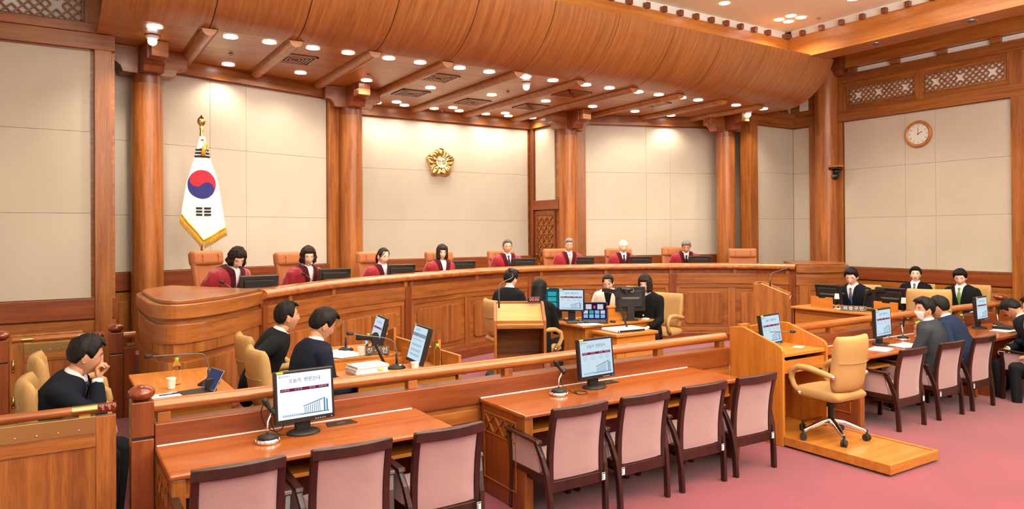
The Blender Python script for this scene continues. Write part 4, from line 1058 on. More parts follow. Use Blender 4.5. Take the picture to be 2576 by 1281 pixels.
    if robe: outs.append((.05,z0-.0,.125,z1))
    for (xa,za,xb,zb) in outs:
        for s in (-1,1):
            dv=Vector((s*(xb-xa),0,zb-za)); no=dv.cross(Vector((0,1,0))).normalized()
            bmesh.ops.bisect_plane(bm,geom=geom(),plane_co=Vector((s*xa,0,za)),plane_no=no)
    bm.faces.ensure_lookup_table()
    neckc=T(Vector((0,0,.5)))
    def zone(c):
        x,y,z=Ti(c); tt=z
        if y>-.0 and tt>vb and abs(x)<vw(tt)-1e-4 : return 'v'
        if robe and y>.02 and (abs(x)<.05+.075*(tt-vb)/(.47-vb) if tt>vb else abs(x)<.05): return 'band'
        if robe and tt>.41 and abs(x)<.128 and y<=.02: return 'band'
        return 'j'
    band=None
    dele=[f for f in bm.faces if zone(f.calc_center_median())=='v' or (f.calc_center_median()-neckc).length<.052]
    bmesh.ops.delete(bm,geom=dele,context='FACES')
    if robe:
        bm2=bm.copy(); 
        bmesh.ops.delete(bm2,geom=[f for f in bm2.faces if zone(f.calc_center_median())!='band'],context='FACES')
        bm2.normal_update()
        for v,nn in [(v,v.normal.copy()) for v in bm2.verts]: v.co+=nn*.009
        band=bpy.data.meshes.new('velvet_band'); bm2.to_mesh(band); bm2.free(); band.materials.append(velvet); band.polygons.foreach_set('use_smooth',[True]*len(band.polygons))
    jm=bpy.data.meshes.new('jacket'); bm.to_mesh(jm); bm.free(); bpy.data.meshes.remove(me)
    jm.materials.append(robeM if robe else jacket); jm.polygons.foreach_set('use_smooth',[True]*len(jm.polygons))
    jo=obj('robe' if robe else 'jacket',jm,None,t)
    sd=jo.modifiers.new('thick','SOLIDIFY'); sd.thickness=.005; sd.offset=1
    if band: obj('velvet_band',band,None,t)
    # lapels
    if top=='suit':
        for s in (-1,1):
            b=MB(); P=[]
            for k in range(9):
                q=k/8; tt=vb+(.49-vb)*q; x0=vw(tt)*.92; wv=.034*math.sin(PI*min(1,q*.9+.08))**.6*(1 if q<.82 else .75)
                row=[]
                for u in (0,.5,1):
                    x=x0+wv*u; sec=[a for a in SECT if a[0]>=tt] ; 
                    d0=SD(tt)+.016
                    yv=(d0)*math.sqrt(max(.05,1-(x/.215)**2)); row.append(T(Vector((s*x,yv+.006,tt))))
                P.append(row)
            b.grid(P); lo=obj('lapel',b,jacket,t,smooth=True); m_=lo.modifiers.new('thick','SOLIDIFY'); m_.thickness=.006
    if top=='suit':
        b=MB(); P=[]
        for k in range(21):
            a=PI*.98+(PI*1.04)*k/20; ca,sa=math.cos(a),math.sin(a)
            P.append([T(Vector((.100*ca,.082*sa-.004,.452))),T(Vector((.080*ca,.070*sa-.004,.486))),T(Vector((.070*ca,.062*sa-.003,.500))),T(Vector((.064*ca,.056*sa-.002,.486)))])
        b.grid(P); jc=obj('jacket_collar',b,jacket,t,smooth=True); m_=jc.modifiers.new('thick','SOLIDIFY'); m_.thickness=.004
    # shirt and collar
    if top!='round':
        b=MB(); torso(b,T,.002,1.0,.0,.50); obj('shirt',b,inner or shirt or shirtM,t,smooth=True)
    if top in('suit','robe') or fem_neck:
        b=MB(); P=[]
        for k in range(25):
            a=-PI/2+2*PI*k/24; front=max(0,math.sin(a)); c0=T(Vector((.064*math.cos(a),.058*math.sin(a)-.002,.478-.022*front**2))); c1=T(Vector((.055*math.cos(a),.052*math.sin(a),.530-.028*front**2)))
            c2=T(Vector((.076*math.cos(a),.068*math.sin(a),.482-.03*front**2)))
            P.append([c2,(c1+c2)/2+Vector((0,0,.008)),c1])
        b.grid(P); co=obj('shirt_collar',b,shirt or shirtM,t,smooth=True); m_=co.modifiers.new('thick','SOLIDIFY'); m_.thickness=.003
    if fem_neck:
        pass
    if tie:
        b=MB(); P=[]
        for k in range(10):
            q=k/9; tt=.462-(.462-vb+.03)*q; w=.016+.022*q if k>1 else (.018,.013)[k]
            d0=SD(tt)+.002
            P.append([T(Vector((-w,d0+.004,tt))),T(Vector((0,d0+.010,tt))),T(Vector((w,d0+.004,tt)))])
        b.grid(P); b.ball(tuple(T(Vector((0,SD(.462)+.006,.462)))),(.019,.013,.017),10,8); to=obj('tie',b,tie,t,smooth=True); m_=to.modifiers.new('thick','SOLIDIFY'); m_.thickness=.003
    for (wr,el),(side,s) in zip(hands,(('L',-1),('R',1))):
        if top=='suit' or top=='cream':
            d=(el-wr).normalized(); b=MB(); b.tube([wr-d*.004,wr+d*.03],[.031,.031],16,caps=False); c=obj('shirt_cuff',b,shirtM,t,smooth=True); m_=c.modifiers.new('thick','SOLIDIFY'); m_.thickness=.003
    if legs:
        b=MB(); 
        for s in (-1,1):
            hip=Vector((s*.095,.02,-.09)); kn=Vector((s*.13,.43,-.06)); an=Vector((s*.13,.40,-.06-legdrop/1.0))
            b.tube([hip,hip.lerp(kn,.5),kn],[.095,.082,.066],14); b.ball(tuple(kn),.066,12,8); b.tube([kn,kn.lerp(an,.4),an],[.064,.06,.05],14)
        b.ball((0,0,-.09),(.185,.13,.10),16,10)
        tm=remesh(b,.016,4,.6); tm.materials.append(trous); o=obj('trousers',tm,None,t); tm.polygons.foreach_set('use_smooth',[True]*len(tm.polygons))
        for s in (-1,1):
            b=MB(); b.ball((s*.13,.45,-.10-legdrop),(.045,.125,.04),14,8); b.box(s*.13-.042,s*.13+.042,.34,.56,-.145-legdrop,-.128-legdrop); obj('shoe',b,black,t,smooth=True)
    # ---- hair
    H=MB(); hm=hair or hairK
    vol={'short':.014,'bald':.0,'white':.010,'bob':.020,'curly':.026,'long':.018,'pony':.012,'side':.018,'full':.022}[style]
    def zline(ph):
        a=abs(ph); 
        fr={'short':.066,'white':.085,'bob':.036,'curly':.048,'long':.06,'pony':.078,'side':.060,'full':.056,'bald':.09}[style]
        if a<.75: return fr+(.0 if style!='pony' else .0)-.006*a
        if a<1.25: return fr-.004-(a-.75)/.5*(fr+.022)
        if a<1.75: return -.022+.028*(G(a,1.6,.22)) if style in('short','white','side','full','pony','bald') else -.05
        return -.022-(.040)*sm(1.7,2.3,a) if style in('short','white','side','full','bald') else -.06
    nt_,np_=34,64; P=[];TH=[]
    for i in range(nt_+1):
        th=.01+2.35*i/nt_; row=[];tr=[]
        for j in range(np_):
            ph=-PI+2*PI*j/np_; p=headpos(th,ph,female); n=Vector((p.x/.076**2,p.y/.096**2,p.z/.118**2)).normalized()
            k=sm(0,.028,p.z-zline(ph)); 
            nz=noise.noise(Vector((p.x*38+seedv,p.y*38,p.z*16)))*(.30 if style!='curly' else .35)+ .25*noise.noise(Vector((ph*7+seedv,p.z*9,0)))
            tv=vol*(.55+.45*sm(-.02,.08,p.z))*(1+nz)
            if style=='bald': tv=.004
            part=0
            if style in('side','full','short'): tv+=.008*G(p.z,.09,.03)*sm(-.2,.6,math.cos(ph))*(1+ .5*math.sin(ph*3))
            q=p+n*(tv*k-.004*(1-k)); 
            if style=='curly': q+=n*.003*math.sin(p.z*170+seedv)*math.cos(ph*9)*k
            row.append(HM@q); tr.append(p.z-zline(ph))
        P.append(row);TH.append(tr)
    vs=[v for r_ in P for v in r_]; fs=[]
    for i in range(nt_):
        for j in range(np_):
            if max(TH[i][j],TH[i+1][(j+1)%np_],TH[i][(j+1)%np_],TH[i+1][j])>-.006: fs.append((i*np_+j,i*np_+(j+1)%np_,(i+1)*np_+(j+1)%np_,(i+1)*np_+j))
    H.add(vs,fs)
    def curtain(a0,a1,zb,r0,flare,zt=.05,wob=.0,back=0):
        n=30; m=12; O=[];I=[]
        for i in range(m+1):
            q=i/m; z=zt+(zb-zt)*q; ro=[];ri=[]
            for j in range(n+1):
                ph=a0+(a1-a0)*j/n; ex=1+.14*math.sin(ph*9+seedv)*wob+.12*wob*math.sin(z*70+ph*3)
                R=(.082+r0+flare*q)*1.0; RY=(.098+r0+flare*q)
                edge=min(1,min(j,n-j)/3)
                zz=z+(.012*math.sin(ph*5+seedv)*q if wob else 0)
                rr=1 if q<.85 else 1-.25*((q-.85)/.15)**2
                bk=-back*q*q
                ro.append(HM@Vector((R*math.sin(ph)*rr*(.9+.1*edge)*ex,RY*math.cos(ph)*rr*(.9+.1*edge)*ex+bk,zz))); ri.append(HM@Vector(((R-.03)*math.sin(ph),(RY-.032)*math.cos(ph)+bk,zz)))
            O.append(ro);I.append(ri)
        L=[O[i]+I[i][::-1] for i in range(m+1)]; H.grid(L,closed_u=True); k=len(L[0]); s0=len(H.v)-k*(m+1)
        for i0 in (0,m):
            for j in range(n): H.f.append((s0+i0*k+j,s0+i0*k+j+1,s0+i0*k+k-2-j,s0+i0*k+k-1-j)); H.m.append(0)
    if style=='bob': curtain(.62,2*PI-.62,-.115,.012,.004,zt=.055)
    if style=='curly': curtain(.75,2*PI-.75,-.088,.014,.010,zt=.05,wob=.55)
    if style=='long': curtain(.80,2*PI-.80,-.30,.008,-.004,zt=.05,back=.03)
    if style=='pony':
        b=H; b.tube([HM@Vector(p) for p in ((0,-.10,.0),(0,-.125,-.02),(.0,-.135,-.08),(0,-.12,-.15))],[.022,.028,.024,.008],12)
        for s in (-1,1): b.tube([HM@Vector(p) for p in ((s*.02,.078,.092),(s*.052,.070,.055),(s*.074,.040,.0),(s*.079,.02,-.045))],[.003,.006,.004,.0015],8)
    if style in('side','full'):
        for k in range(7):
            x=-.048+.016*k; H.tube([HM@Vector((x*.6,.04,.118)),HM@Vector((x+.006,.074,.100)),HM@Vector((x+.016,.092,.080-.003*(k%3)))],[.014,.012,.004],8)
    if style!='bald': obj('hair',H,hm,t,smooth=True)
    else: obj('hair',H,hairW,t,smooth=True)
    if glasses:
        b=MB()
        for s in (-1,1):
            b.tube([HM@Vector((s*.033+.021*math.cos(a),.093-.012*abs(math.cos(a)*.5+.5*s*0)-.004,.000+.0165*math.sin(a))) for a in [2*PI*k/18 for k in range(18)]],.0013 if glasses!='dark' else .0019,6,closed=True)
            b.tube([HM@Vector(p) for p in ((s*.054,.086,.004),(s*.074,.05,.004),(s*.078,-.01,.0),(s*.077,-.025,-.012))],.0013,6)
        b.tube([HM@Vector((-.012,.090,.004)),HM@Vector((0,.094,.007)),HM@Vector((.012,.090,.004))],.0013,6)
        obj('glasses',b,steel if glasses!='dark' else blackM,t,smooth=True)
    if mask:
        b=MB(); P=[]
        for i in range(9):
            z=-.018-.098*i/8; row=[]
            for j in range(13):
                ph=-1.05+2.1*j/12; th=math.acos(max(-1,min(1,z/.122))); p=headpos(th,ph,0); v=Vector((p.x*1.04,p.y+.010*math.cos(ph),z)); row.append(HM@v)
            P.append(row)
        b.grid(P); mo=obj('face_mask',b,white,t,smooth=True); m_=mo.modifiers.new('thick','SOLIDIFY'); m_.thickness=.002
        for s in (-1,1):
            b=MB(); b.tube([HM@Vector(p) for p in ((s*.062,.05,-.035),(s*.079,.0,-.015),(s*.082,-.02,-.01))],.0012,6); b.tube([HM@Vector(p) for p in ((s*.05,.055,-.10),(s*.074,.0,-.06),(s*.082,-.02,-.02))],.0012,6); obj('ear_loop',b,white,mo)
    t['_hm']=0; del t['_hm']
    return t
seedv=0.0
def P_(*a,**k):
    global seedv
    seedv+=3.7; return person(*a,**k)
tieNavy=base('navy_tie',srgb(36,44,80),.5); tieBlue=base('blue_tie',srgb(78,92,140),.5); tieGrey=base('grey_tie',srgb(96,98,104),.5); tieGreen=cloth('green_tie',srgb(120,170,70),srgb(86,140,50),120,.6,.1,40); tieSilver=base('silver_tie',srgb(176,176,168),.45); tieBlk=base('black_tie',srgb(28,30,38),.5)
def toward(x,y,tx,ty): return math.degrees(math.atan2(-(tx-x),(ty-y)))
fold=dict(L=dict(w=(-.14,.20,.08),hd=(.6,.8,-.1),curl=.5),R=dict(w=(.14,.20,.08),hd=(-.6,.8,-.1),curl=.5))
import copy
def FA(): return copy.deepcopy(fold)
J=[((1.90,9.13,1.945),'leaning forward with dark wavy hair, first from the left',dict(style='curly',hair=hairB,female=1,skin=skinB,lean=22,pitch=38,hyaw=-18,eyes='down')),
 ((2.95,9.83,1.945),'with dark curly bob and glasses, second from the left',dict(style='curly',hair=hairB,female=1,skin=skinB,lean=10,pitch=12,hyaw=-22,eyes='down',glasses='thin')),
 ((4.344,10.517,1.900),'with hair tied back, third from the left',dict(style='pony',hair=hairB,female=1,skin=skinB,lean=6,pitch=14,hyaw=8,eyes='down')),
 ((5.612,11.013,1.93),'with smooth bob haircut and glasses, fourth from the left',dict(style='bob',hair=hairB,female=1,skin=skinB,lean=6,pitch=6,hyaw=-12,glasses='thin')),
 ((7.195,11.424,1.995),'with short grey hair, directly behind the pale lectern',dict(style='short',hair=hairS,skin=skinA,lean=4,pitch=4,hyaw=-8,glasses='thin',tie=tieNavy)),
 ((8.477,11.198,2.005),'with side-swept grey hair and pale tie, sixth from the left',dict(style='side',hair=hairG,skin=skinA,lean=4,pitch=4,hyaw=-6,glasses='thin',tie=tieSilver)),
 ((9.709,11.004,1.965),'with thin white hair and a bald crown, seventh from the left',dict(style='white',hair=hairW,skin=skinB,lean=6,pitch=8,hyaw=0,glasses='thin',tie=tieBlk,eyes='down')),
 ((10.976,10.50,1.94),'with grey hair leaning forward, last at the right',dict(style='side',hair=hairG,skin=skinA,lean=20,pitch=26,hyaw=-6,glasses='thin',tie=tieBlk,eyes='down'))]
for i,(c,l,k) in enumerate(J):
    f=toward(c[0],c[1],5.2,3.0) 
    P_('judge in crimson robe '+l,c,f,top='robe',arms=FA(),legs=False,sc=1.07,group='judges in crimson robes behind the bench',**k)
# front left: man resting chin on fist
P_('man in dark navy suit resting his chin on his fist, at the far left',(.20,5.74,1.425),-106,lean=24,pitch=12,hyaw=18,jacket=suitInk,skin=skinC,style='full',hair=hairK,glasses='thin',tie=tieNavy,sc=1.08,
   arms=dict(R=dict(w=(.035,.338,.415),hd=(-.10,-.05,1),up=(.2,-1,.1),curl=.92,thumb=.9,pole=(.4,.2,-1)),L=dict(w=(.10,.36,.08),hd=(.9,.3,.0),curl=.5,pole=(-.8,-.4,-.6))))
P_('man in black suit turning his head towards the judges, claimant side',(1.76,6.62,1.50),-104,lean=24,pitch=-6,hyaw=12,jacket=suitBlack,skin=skinC,style='side',hair=hairK,tie=tieBlue,sc=1.08,arms=dict(R=dict(w=(.30,.05,.05),hd=(.0,.8,-.4),pole=(1,-.8,-.1)),L=dict(w=(-.05,.40,.12),hd=(.2,1,-.1))))
P_('man in navy suit with glasses reading downwards, claimant side',(1.93,5.90,1.490),-82,lean=14,pitch=22,hyaw=-4,jacket=suitNavy,skin=skinC,style='full',hair=hairK,glasses='thin',tie=tieNavy,sc=1.08,eyes='down',arms=dict(R=dict(w=(.16,.36,.12),hd=(-.3,1,-.1)),L=dict(w=(-.14,.36,.12),hd=(.3,1,-.1))))
P_('dark-haired man in charcoal suit sitting behind the pale lectern',(5.478,8.607,1.60),-68,lean=6,pitch=4,hyaw=-8,jacket=suitBlack,skin=skinB,style='full',hair=hairK,tie=tieBlk)
P_('woman with long straight black hair in black, seen from behind beside the lectern',(5.251,7.566,1.525),-60,lean=10,pitch=10,top='round',jacket=blackWool,skin=skinB,style='long',hair=hairK,female=1,sc=1.06,arms=dict(R=dict(w=(.12,.36,.08),hd=(-.2,1,-.1)),L=dict(w=(-.12,.36,.08),hd=(.2,1,-.1))))
P_('woman in cream jacket with tied hair looking down, behind the clerk desk partition',(7.353,8.715,1.45),128,lean=14,pitch=28,top='cream',jacket=creamC,inner=blackWool,skin=skinB,style='pony',hair=hairB,female=1,eyes='down')
yw=P_('young woman with bobbed hair in black cardigan with white collar and pearl buttons',(7.10,7.60,1.515),118,lean=6,pitch=14,hyaw=0,top='round',jacket=blackWool,skin=skinB,style='bob',hair=hairB,female=1,fem_neck=True,eyes='down',arms=dict(R=dict(w=(.12,.34,.06),hd=(-.2,1,-.1)),L=dict(w=(-.12,.34,.06),hd=(.2,1,-.1))))
for k in range(5):
    b=MB(); b.ball((0.0,.168-.012*max(0,2-k),.42-.075*k),.011,10,8); obj('pearl_button',b,white,yw,smooth=True)
P_('man in navy suit and blue tie writing at the respondent desk, face lowered',(11.12,6.98,1.50),92,lean=14,pitch=22,hyaw=14,jacket=suitInk,skin=skinB,style='full',hair=hairK,glasses='dark',tie=tieBlue,eyes='down',sc=1.17,arms=dict(R=dict(w=(.10,.38,.10),hd=(-.3,1,-.15),curl=.3),L=dict(w=(-.12,.38,.10),hd=(.4,1,-.15),curl=.3)))
P_('man with round glasses and grey tie looking up, in the middle of the respondent side',(12.85,6.84,1.465),106,lean=0,pitch=-8,hyaw=12,jacket=suitInk,skin=skinB,style='full',hair=hairK,glasses='thin',tie=tieGrey,sc=1.04)
P_('man in black suit with bright green tie, looking down',(12.25,5.82,1.49),96,lean=8,pitch=22,hyaw=10,jacket=suitBlack,skin=skinB,style='full',hair=hairK,tie=tieGreen,eyes='down',sc=1.08)
P_('grey-suited man wearing a white face mask, in the right-hand row of armchairs',(8.61,4.47,1.325),14,lean=10,pitch=0,hyaw=46,jacket=suitDark,skin=skinC,style='full',hair=hairK,glasses='thin',mask=True,sc=1.07,zfloor=0,arms=dict(L=dict(w=(-.16,.40,.16),hd=(.2,1,-.1),curl=.6),R=dict(w=(.18,.32,.14),hd=(-.2,1,-.1))))
P_('man in blue suit with his back turned, half hidden behind the masked man',(9.32,4.68,1.29),8,lean=24,pitch=10,jacket=suitBlue,skin=skinC,style='full',hair=hairK,sc=1.04,zfloor=0)
P_('black-haired man bending deeply over the desk near the right edge',(10.62,4.50,1.17),0,lean=34,pitch=50,jacket=suitInk,skin=skinC,style='full',hair=hairK,sc=1.04,eyes='down')
P_('man in black suit with glasses cut off by the right picture edge',(10.23,4.02,1.285),60,lean=10,pitch=2,jacket=suitBlack,skin=skinC,style='full',hair=hairK,glasses='thin',sc=1.07)

bpy.data.scenes.remove(TS)
# ================================================================ TABLES INSIDE THE RAILING
ZT=.88; ZP=.12
def table(label,parts,loc,name='table'):
    t=thing(name,label,'table',loc)
    for nm,bx,m,bv in parts:
        b=MB(); b.box(*bx); obj(nm,b,m,t,world=True,bev=bv)
    return t
table('light oak side table with cup, bottle and tablet, in front of the far-left man',[('tabletop',(.545,1.20,5.75,7.12,.85,.88),oakY,.006),('side_panel',(.60,.63,5.85,7.05,ZP,.85),oakV,0),('side_panel',(1.12,1.15,5.85,7.05,ZP,.85),oakV,0),('end_panel',(.63,1.12,5.85,5.88,ZP,.85),oakX,0)],(.87,6.4,ZP))
t=table('oak table of the claimant side carrying two monitors and papers, split by a recess',[('tabletop',(2.25,3.02,6.82,7.62,.85,.88),oakY,.006),('tabletop',(2.06,3.02,5.62,6.22,.85,.88),oakY,.006),('recess_shelf',(2.15,3.02,6.22,6.82,.70,.73),oakY,.003),('recess_wall',(2.25,3.02,6.80,6.82,.73,.85),oakX,0),('recess_wall',(2.15,3.0,6.22,6.235,.73,.85),oakX,0),('end_wall',(3.0,3.02,6.22,6.82,.73,.94),oakY,0),('back_board',(3.02,3.05,5.62,7.62,ZP,1.02),oakY,.004),('side_panel',(2.3,3.0,7.59,7.62,ZP,.85),oakX,0),('side_panel',(2.2,3.0,6.20,6.22,ZP,.7),oakX,0),('side_panel',(2.1,3.0,5.64,5.67,ZP,.85),oakX,0)],(2.6,6.6,ZP))
for (y0,y1) in ((6.98,7.14),(5.95,6.1)): b=MB(); b.poly([(y0,.88),(y1,.88),(y1,1.08),(y0,1.12)],.03,'x',2.985); obj('screen_rest',b,oakV,t,world=True,bev=.004)
t=table('oak table of the respondent side with monitors and a name plate',[('tabletop',(10.12,11.0,5.5,7.45,.85,.88),oakY,.006),('front_panel',(10.2,10.23,5.5,7.4,ZP,.85),oakY,0),('tray_line',(10.19,10.2,5.5,7.4,.78,.785),redY,0),('end_panel',(10.2,10.95,7.38,7.41,ZP,.85),oakX,0),('end_panel',(10.2,10.95,5.52,5.55,ZP,.85),oakX,0)],(10.5,6.5,ZP))
for (y0,y1) in ((6.82,7.2),(5.78,6.14)):
    b=MB(); b.poly([(y0,.88),(y1,.88),(y1,1.05),((y0+y1)/2+.07,1.05),((y0+y1)/2+.06,1.03),((y0+y1)/2-.06,1.03),((y0+y1)/2-.07,1.05),(y0,1.05)],.025,'x',10.36); obj('screen_rest',b,oakY,t,world=True,bev=.003)
t=table('oak clerk desk in the centre with several monitors and a raised partition',[('tabletop',(5.82,7.14,7.40,8.3,.85,.88),oakX,.006),('front_panel',(5.9,7.05,7.45,7.48,ZP,.85),oakX,0),('side_panel',(5.9,5.93,7.48,8.25,ZP,.85),oakV,0),('side_panel',(7.02,7.05,7.48,8.25,ZP,.85),oakV,0),('partition',(6.44,6.90,7.62,7.66,.88,1.06),oakX,.004),('partition',(6.44,6.47,7.66,8.3,.88,1.06),oakY,.004),('partition_cap',(6.42,6.92,7.60,7.70,1.06,1.085),oakX,.005),('partition_cap',(6.42,6.50,7.70,8.3,1.06,1.085),oakY,.005)],(6.5,7.8,ZP))
# cabinet for the document camera (rotated)
t=thing('cabinet','small oak cabinet carrying the white document camera, before the clerk desk','cabinet',(6.29,7.12,ZP),0)
b=MB(); b.box(-.33,.33,-.23,.23,0,.66); obj('body',b,oakX,t,bev=.005); b=MB(); b.box(-.36,.36,-.26,.26,.66,.70); obj('top',b,oakX,t,bev=.008)
b=MB(); b.poly([(-.2,.25),(.25,.25),(.25,.6),(-.1,.6),(-.2,.52)],.012,'y',-.242); obj('raised_panel',b,oakX,t,bev=.006)
# ================================================================ TEXT
def text_mesh(s,size,mat_,extrude=0):
    c=bpy.data.curves.new('txt','FONT'); c.body=s; c.size=size; c.align_x='CENTER'; c.align_y='CENTER'; c.extrude=extrude; c.resolution_u=2
    o=bpy.data.objects.new('txt',c); COL.objects.link(o)
    dg=bpy.context.evaluated_depsgraph_get(); me=bpy.data.meshes.new_from_object(o.evaluated_get(dg)); bpy.data.objects.remove(o); bpy.data.curves.remove(c)
    me.materials.clear(); me.materials.append(mat_); return me
TXT={}
def text(parent,s,size,loc,mat_,rot=(PI/2,0,0),name='lettering',extrude=.0,bold=0):
    key=(s,size,mat_.name,extrude)
    if key not in TXT: TXT[key]=text_mesh(s,size,mat_,extrude)
    o=bpy.data.objects.new(name,TXT[key]); COL.objects.link(o); o.parent=parent; o.location=loc; o.rotation_euler=rot
    return o
scrW=emit('screen_white',srgb(212,232,246),SCR); scrW2=emit('screen_white_bright',srgb(240,246,255),SCR*1.25); inkB=emit('screen_ink',srgb(90,110,150),.8); inkG=emit('screen_line',srgb(170,190,205),.8)
maroonE=emit('screen_maroon',srgb(150,44,84),.9); whiteE=emit('screen_text',srgb(240,236,240),.9); bldE=emit('screen_building',srgb(122,164,196),.9); bldE2=emit('screen_building_pale',srgb(170,200,222),.9)
teal=emit('screen_teal',srgb(20,96,120),.9); tealL=emit('screen_teal_light',srgb(70,190,190),.9); purp=emit('screen_purple',srgb(36,30,80),.9); pinkE=emit('screen_pink',srgb(230,90,130),1); skyE=emit('screen_sky',srgb(150,200,240),1)
blueLED=emit('power_led',(.1,.15,1,1),5)
def slide(sc,w,h,y,bright=False):
    """draws the hearing-guide slide on a screen part; y = face of the panel"""
    e=-.0006
    def rect(x0,x1,z0,z1,m,n='slide_mark',k=1):
        b=MB(); b.add([(x0*w,y+e*k,z0*h),(x1*w,y+e*k,z0*h),(x1*w,y+e*k,z1*h),(x0*w,y+e*k,z1*h)],[(0,1,2,3)]); return obj(n,b,m,sc)
    text(sc,'오늘의  변론안내',.085*w,(0,y+e*2,.33*h),inkB)
    text(sc,'헌법재판소',.038*w,(-.345*w,y+e*2,.44*h),inkB)
    b=MB(); b.tube([(-.455*w+.016*w*math.sin(2*PI*k/5),y+e*2,.44*h+.02*w*math.cos(2*PI*k/5)) for k in range(5)],.004*w,5,closed=True); obj('logo_mark',b,inkB,sc)
    rect(-.45,.45,.10,.17,maroonE,'header_bar')
    for s,x in (('사건번호',-.36),('사 건 명',-.12),('청구인',.14),('피청구인',.34)): text(sc,s,.042*w,(x*w,y+e*2,.135*h),whiteE)
    if not bright:
        for x in (-.36,-.12,.14,.34):
            for z in (.05,.0,-.04): rect(x-.07,x+.07,z,z+.008,inkG)
    # court building
    b=MB(); 
    def q(x0,z0,x1,z1,x2,z2,x3,z3): b.add([(x0*w,y+e,z0*h),(x1*w,y+e,z1*h),(x2*w,y+e,z2*h),(x3*w,y+e,z3*h)],[(0,1,2,3)])
    for k in range(9): q(-.02+k*.035,-.42,-.008+k*.035,-.42,-.008+k*.035,-.28+.012*k,-.02+k*.035,-.28+.012*k)
    q(-.1,-.44,.44,-.44,.44,-.415,-.1,-.415); q(-.04,-.27,.33,-.155,.33,-.13,-.04,-.25); q(.34,-.42,.37,-.42,.37,-.12,.34,-.12); q(.39,-.42,.42,-.42,.42,-.16,.39,-.16)
    obj('court_building',b,bldE,sc)
    b=MB(); 
    for k in range(10): q(-.42+k*.033,-.45,-.40+k*.033,-.45,-.40+k*.033,-.40,-.42+k*.033,-.40)
    obj('court_trees',b,bldE2,sc)
def monitor(loc,rz,label,content='slide',w=.376,h=.301,tilt=0,stand=True,group='flat monitors',bright=False,back_only=False,lift=.13,name='monitor',sticker_=True,bz=.018):
    t=thing(name,label,'monitor',loc,rz,group)
    M=Matrix.Translation((0,0,lift+h/2+.03))@Matrix.Rotation(tilt,4,'X')
    W,H=w+2*bz,h+2*bz+.012
    b=MB(); b.box(-W/2,W/2,-.012,.028,-H/2-.006,H/2-.006,M); hs=obj('housing',b,black,t,bev=.005)
    b=MB(); P=[]
    b.box(-W*.40,W*.40,.028,.05,-H*.36,H*.34,M); obj('rear_shell',b,blackM,t,bev=.012)
    b=MB(); b.poly([(-W*.33,.06*H),(W*.33,.06*H),(W*.25,-.02*H),(-W*.25,-.02*H)][::-1],.006,'y',.05,M); obj('rear_vent',b,greyP,hs,bev=.003)
    sc=bpy.data.objects.new('screen',None)
    b=MB(); b.add([(-w/2,-.0125,-h/2),(w/2,-.0125,-h/2),(w/2,-.0125,h/2),(-w/2,-.0125,h/2)],[(0,1,2,3)])
    if not back_only:
        m={'slide':scrW2 if bright else scrW,'doc':scrW,'teal':teal,'grid':purp}[content]
        sc=obj('screen',b,m,t); sc.location=M.translation; sc.rotation_euler=(tilt,0,0)
        y=-.0125
        if content=='slide': slide(sc,w,h,y,bright)
        if content=='doc':
            text(sc,'- 변론 요지',.075*w,(-.18*w,y-.001,.40*h),inkB); b=MB(); b.add([(-.5*w,y-.0006,.2*h),(.5*w,y-.0006,.2*h),(.5*w,y-.0006,.31*h),(-.5*w,y-.0006,.31*h)],[(0,1,2,3)]); obj('grey_band',b,inkG,sc)
            text(sc,'1. 청구이유',.06*w,(-.22*w,y-.0012,.255*h),inkB)
            b=MB()
            for z in (.1,-.04,-.08,-.2,-.24,-.34,-.38): b.add([(-.38*w,y-.0006,z*h),(.34*w,y-.0006,z*h),(.34*w,y-.0006,(z+.014)*h),(-.38*w,y-.0006,(z+.014)*h)],[(0,1,2,3)])
            obj('text_lines',b,bldE,sc)
        if content=='teal':
            b=MB()
            for i in range(2):
                for j in range(3): b.add([((-.42+.45*i)*w,y-.0006,(-.42+.28*j)*h),((-.04+.45*i)*w,y-.0006,(-.42+.28*j)*h),((-.04+.45*i)*w,y-.0006,(-.2+.28*j)*h),((-.42+.45*i)*w,y-.0006,(-.2+.28*j)*h)],[(0,1,2,3)])
            obj('tiles',b,tealL,sc)
        if content=='grid':
            def rr(x0,x1,z0,z1,m,n):
                b=MB(); b.add([(x0*w,y-.0006,z0*h),(x1*w,y-.0006,z0*h),(x1*w,y-.0006,z1*h),(x0*w,y-.0006,z1*h)],[(0,1,2,3)]); obj(n,b,m,sc)
            rr(-.36,-.1,.12,.36,whiteE,'thumbnail'); rr(.1,.36,.12,.36,whiteE,'thumbnail'); rr(-.04,.04,.16,.3,pinkE,'record_button')
            for k in range(4):
                rr(-.44+.23*k,-.26+.23*k,-.16,.04,(whiteE,skyE,skyE,whiteE)[k],'thumbnail'); rr(-.44+.23*k,-.26+.23*k,-.30,-.2,skyE,'thumbnail'); rr(-.44+.23*k,-.26+.23*k,-.44,-.33,(whiteE,tealL,skyE,skyE)[k],'thumbnail')
    if sticker_ and not back_only:
        b=MB(); b.box(-W/2+.015,-W/2+.06,-.0132,-.0122,H/2-.020,H/2-.008,M); obj('yellow_sticker',b,yellow,hs)
    if not back_only:
        b=MB(); 
        for k in range(5): b.box(W*.16+k*.016,W*.16+k*.016+.007,-.0132,-.0122,-H/2+.002,-H/2+.006,M)
        obj('buttons',b,paper,hs); b=MB(); p=M@Vector((W*.44,-.013,-H/2+.005)); b.ball(tuple(p),.004,8,6); obj('power_led',b,blueLED,hs)
    if stand:
        b=MB(); b.lathe([(.115,0),(.115,.008),(.10,.018),(.03,.024)],28,Matrix.Translation((0,.02,0))@Matrix.Scale(.8,4,(0,1,0))); b.box(-.05,.05,.02,.06,.018,lift+.06); obj('stand',b,blackM,t,bev=.004)
    return t
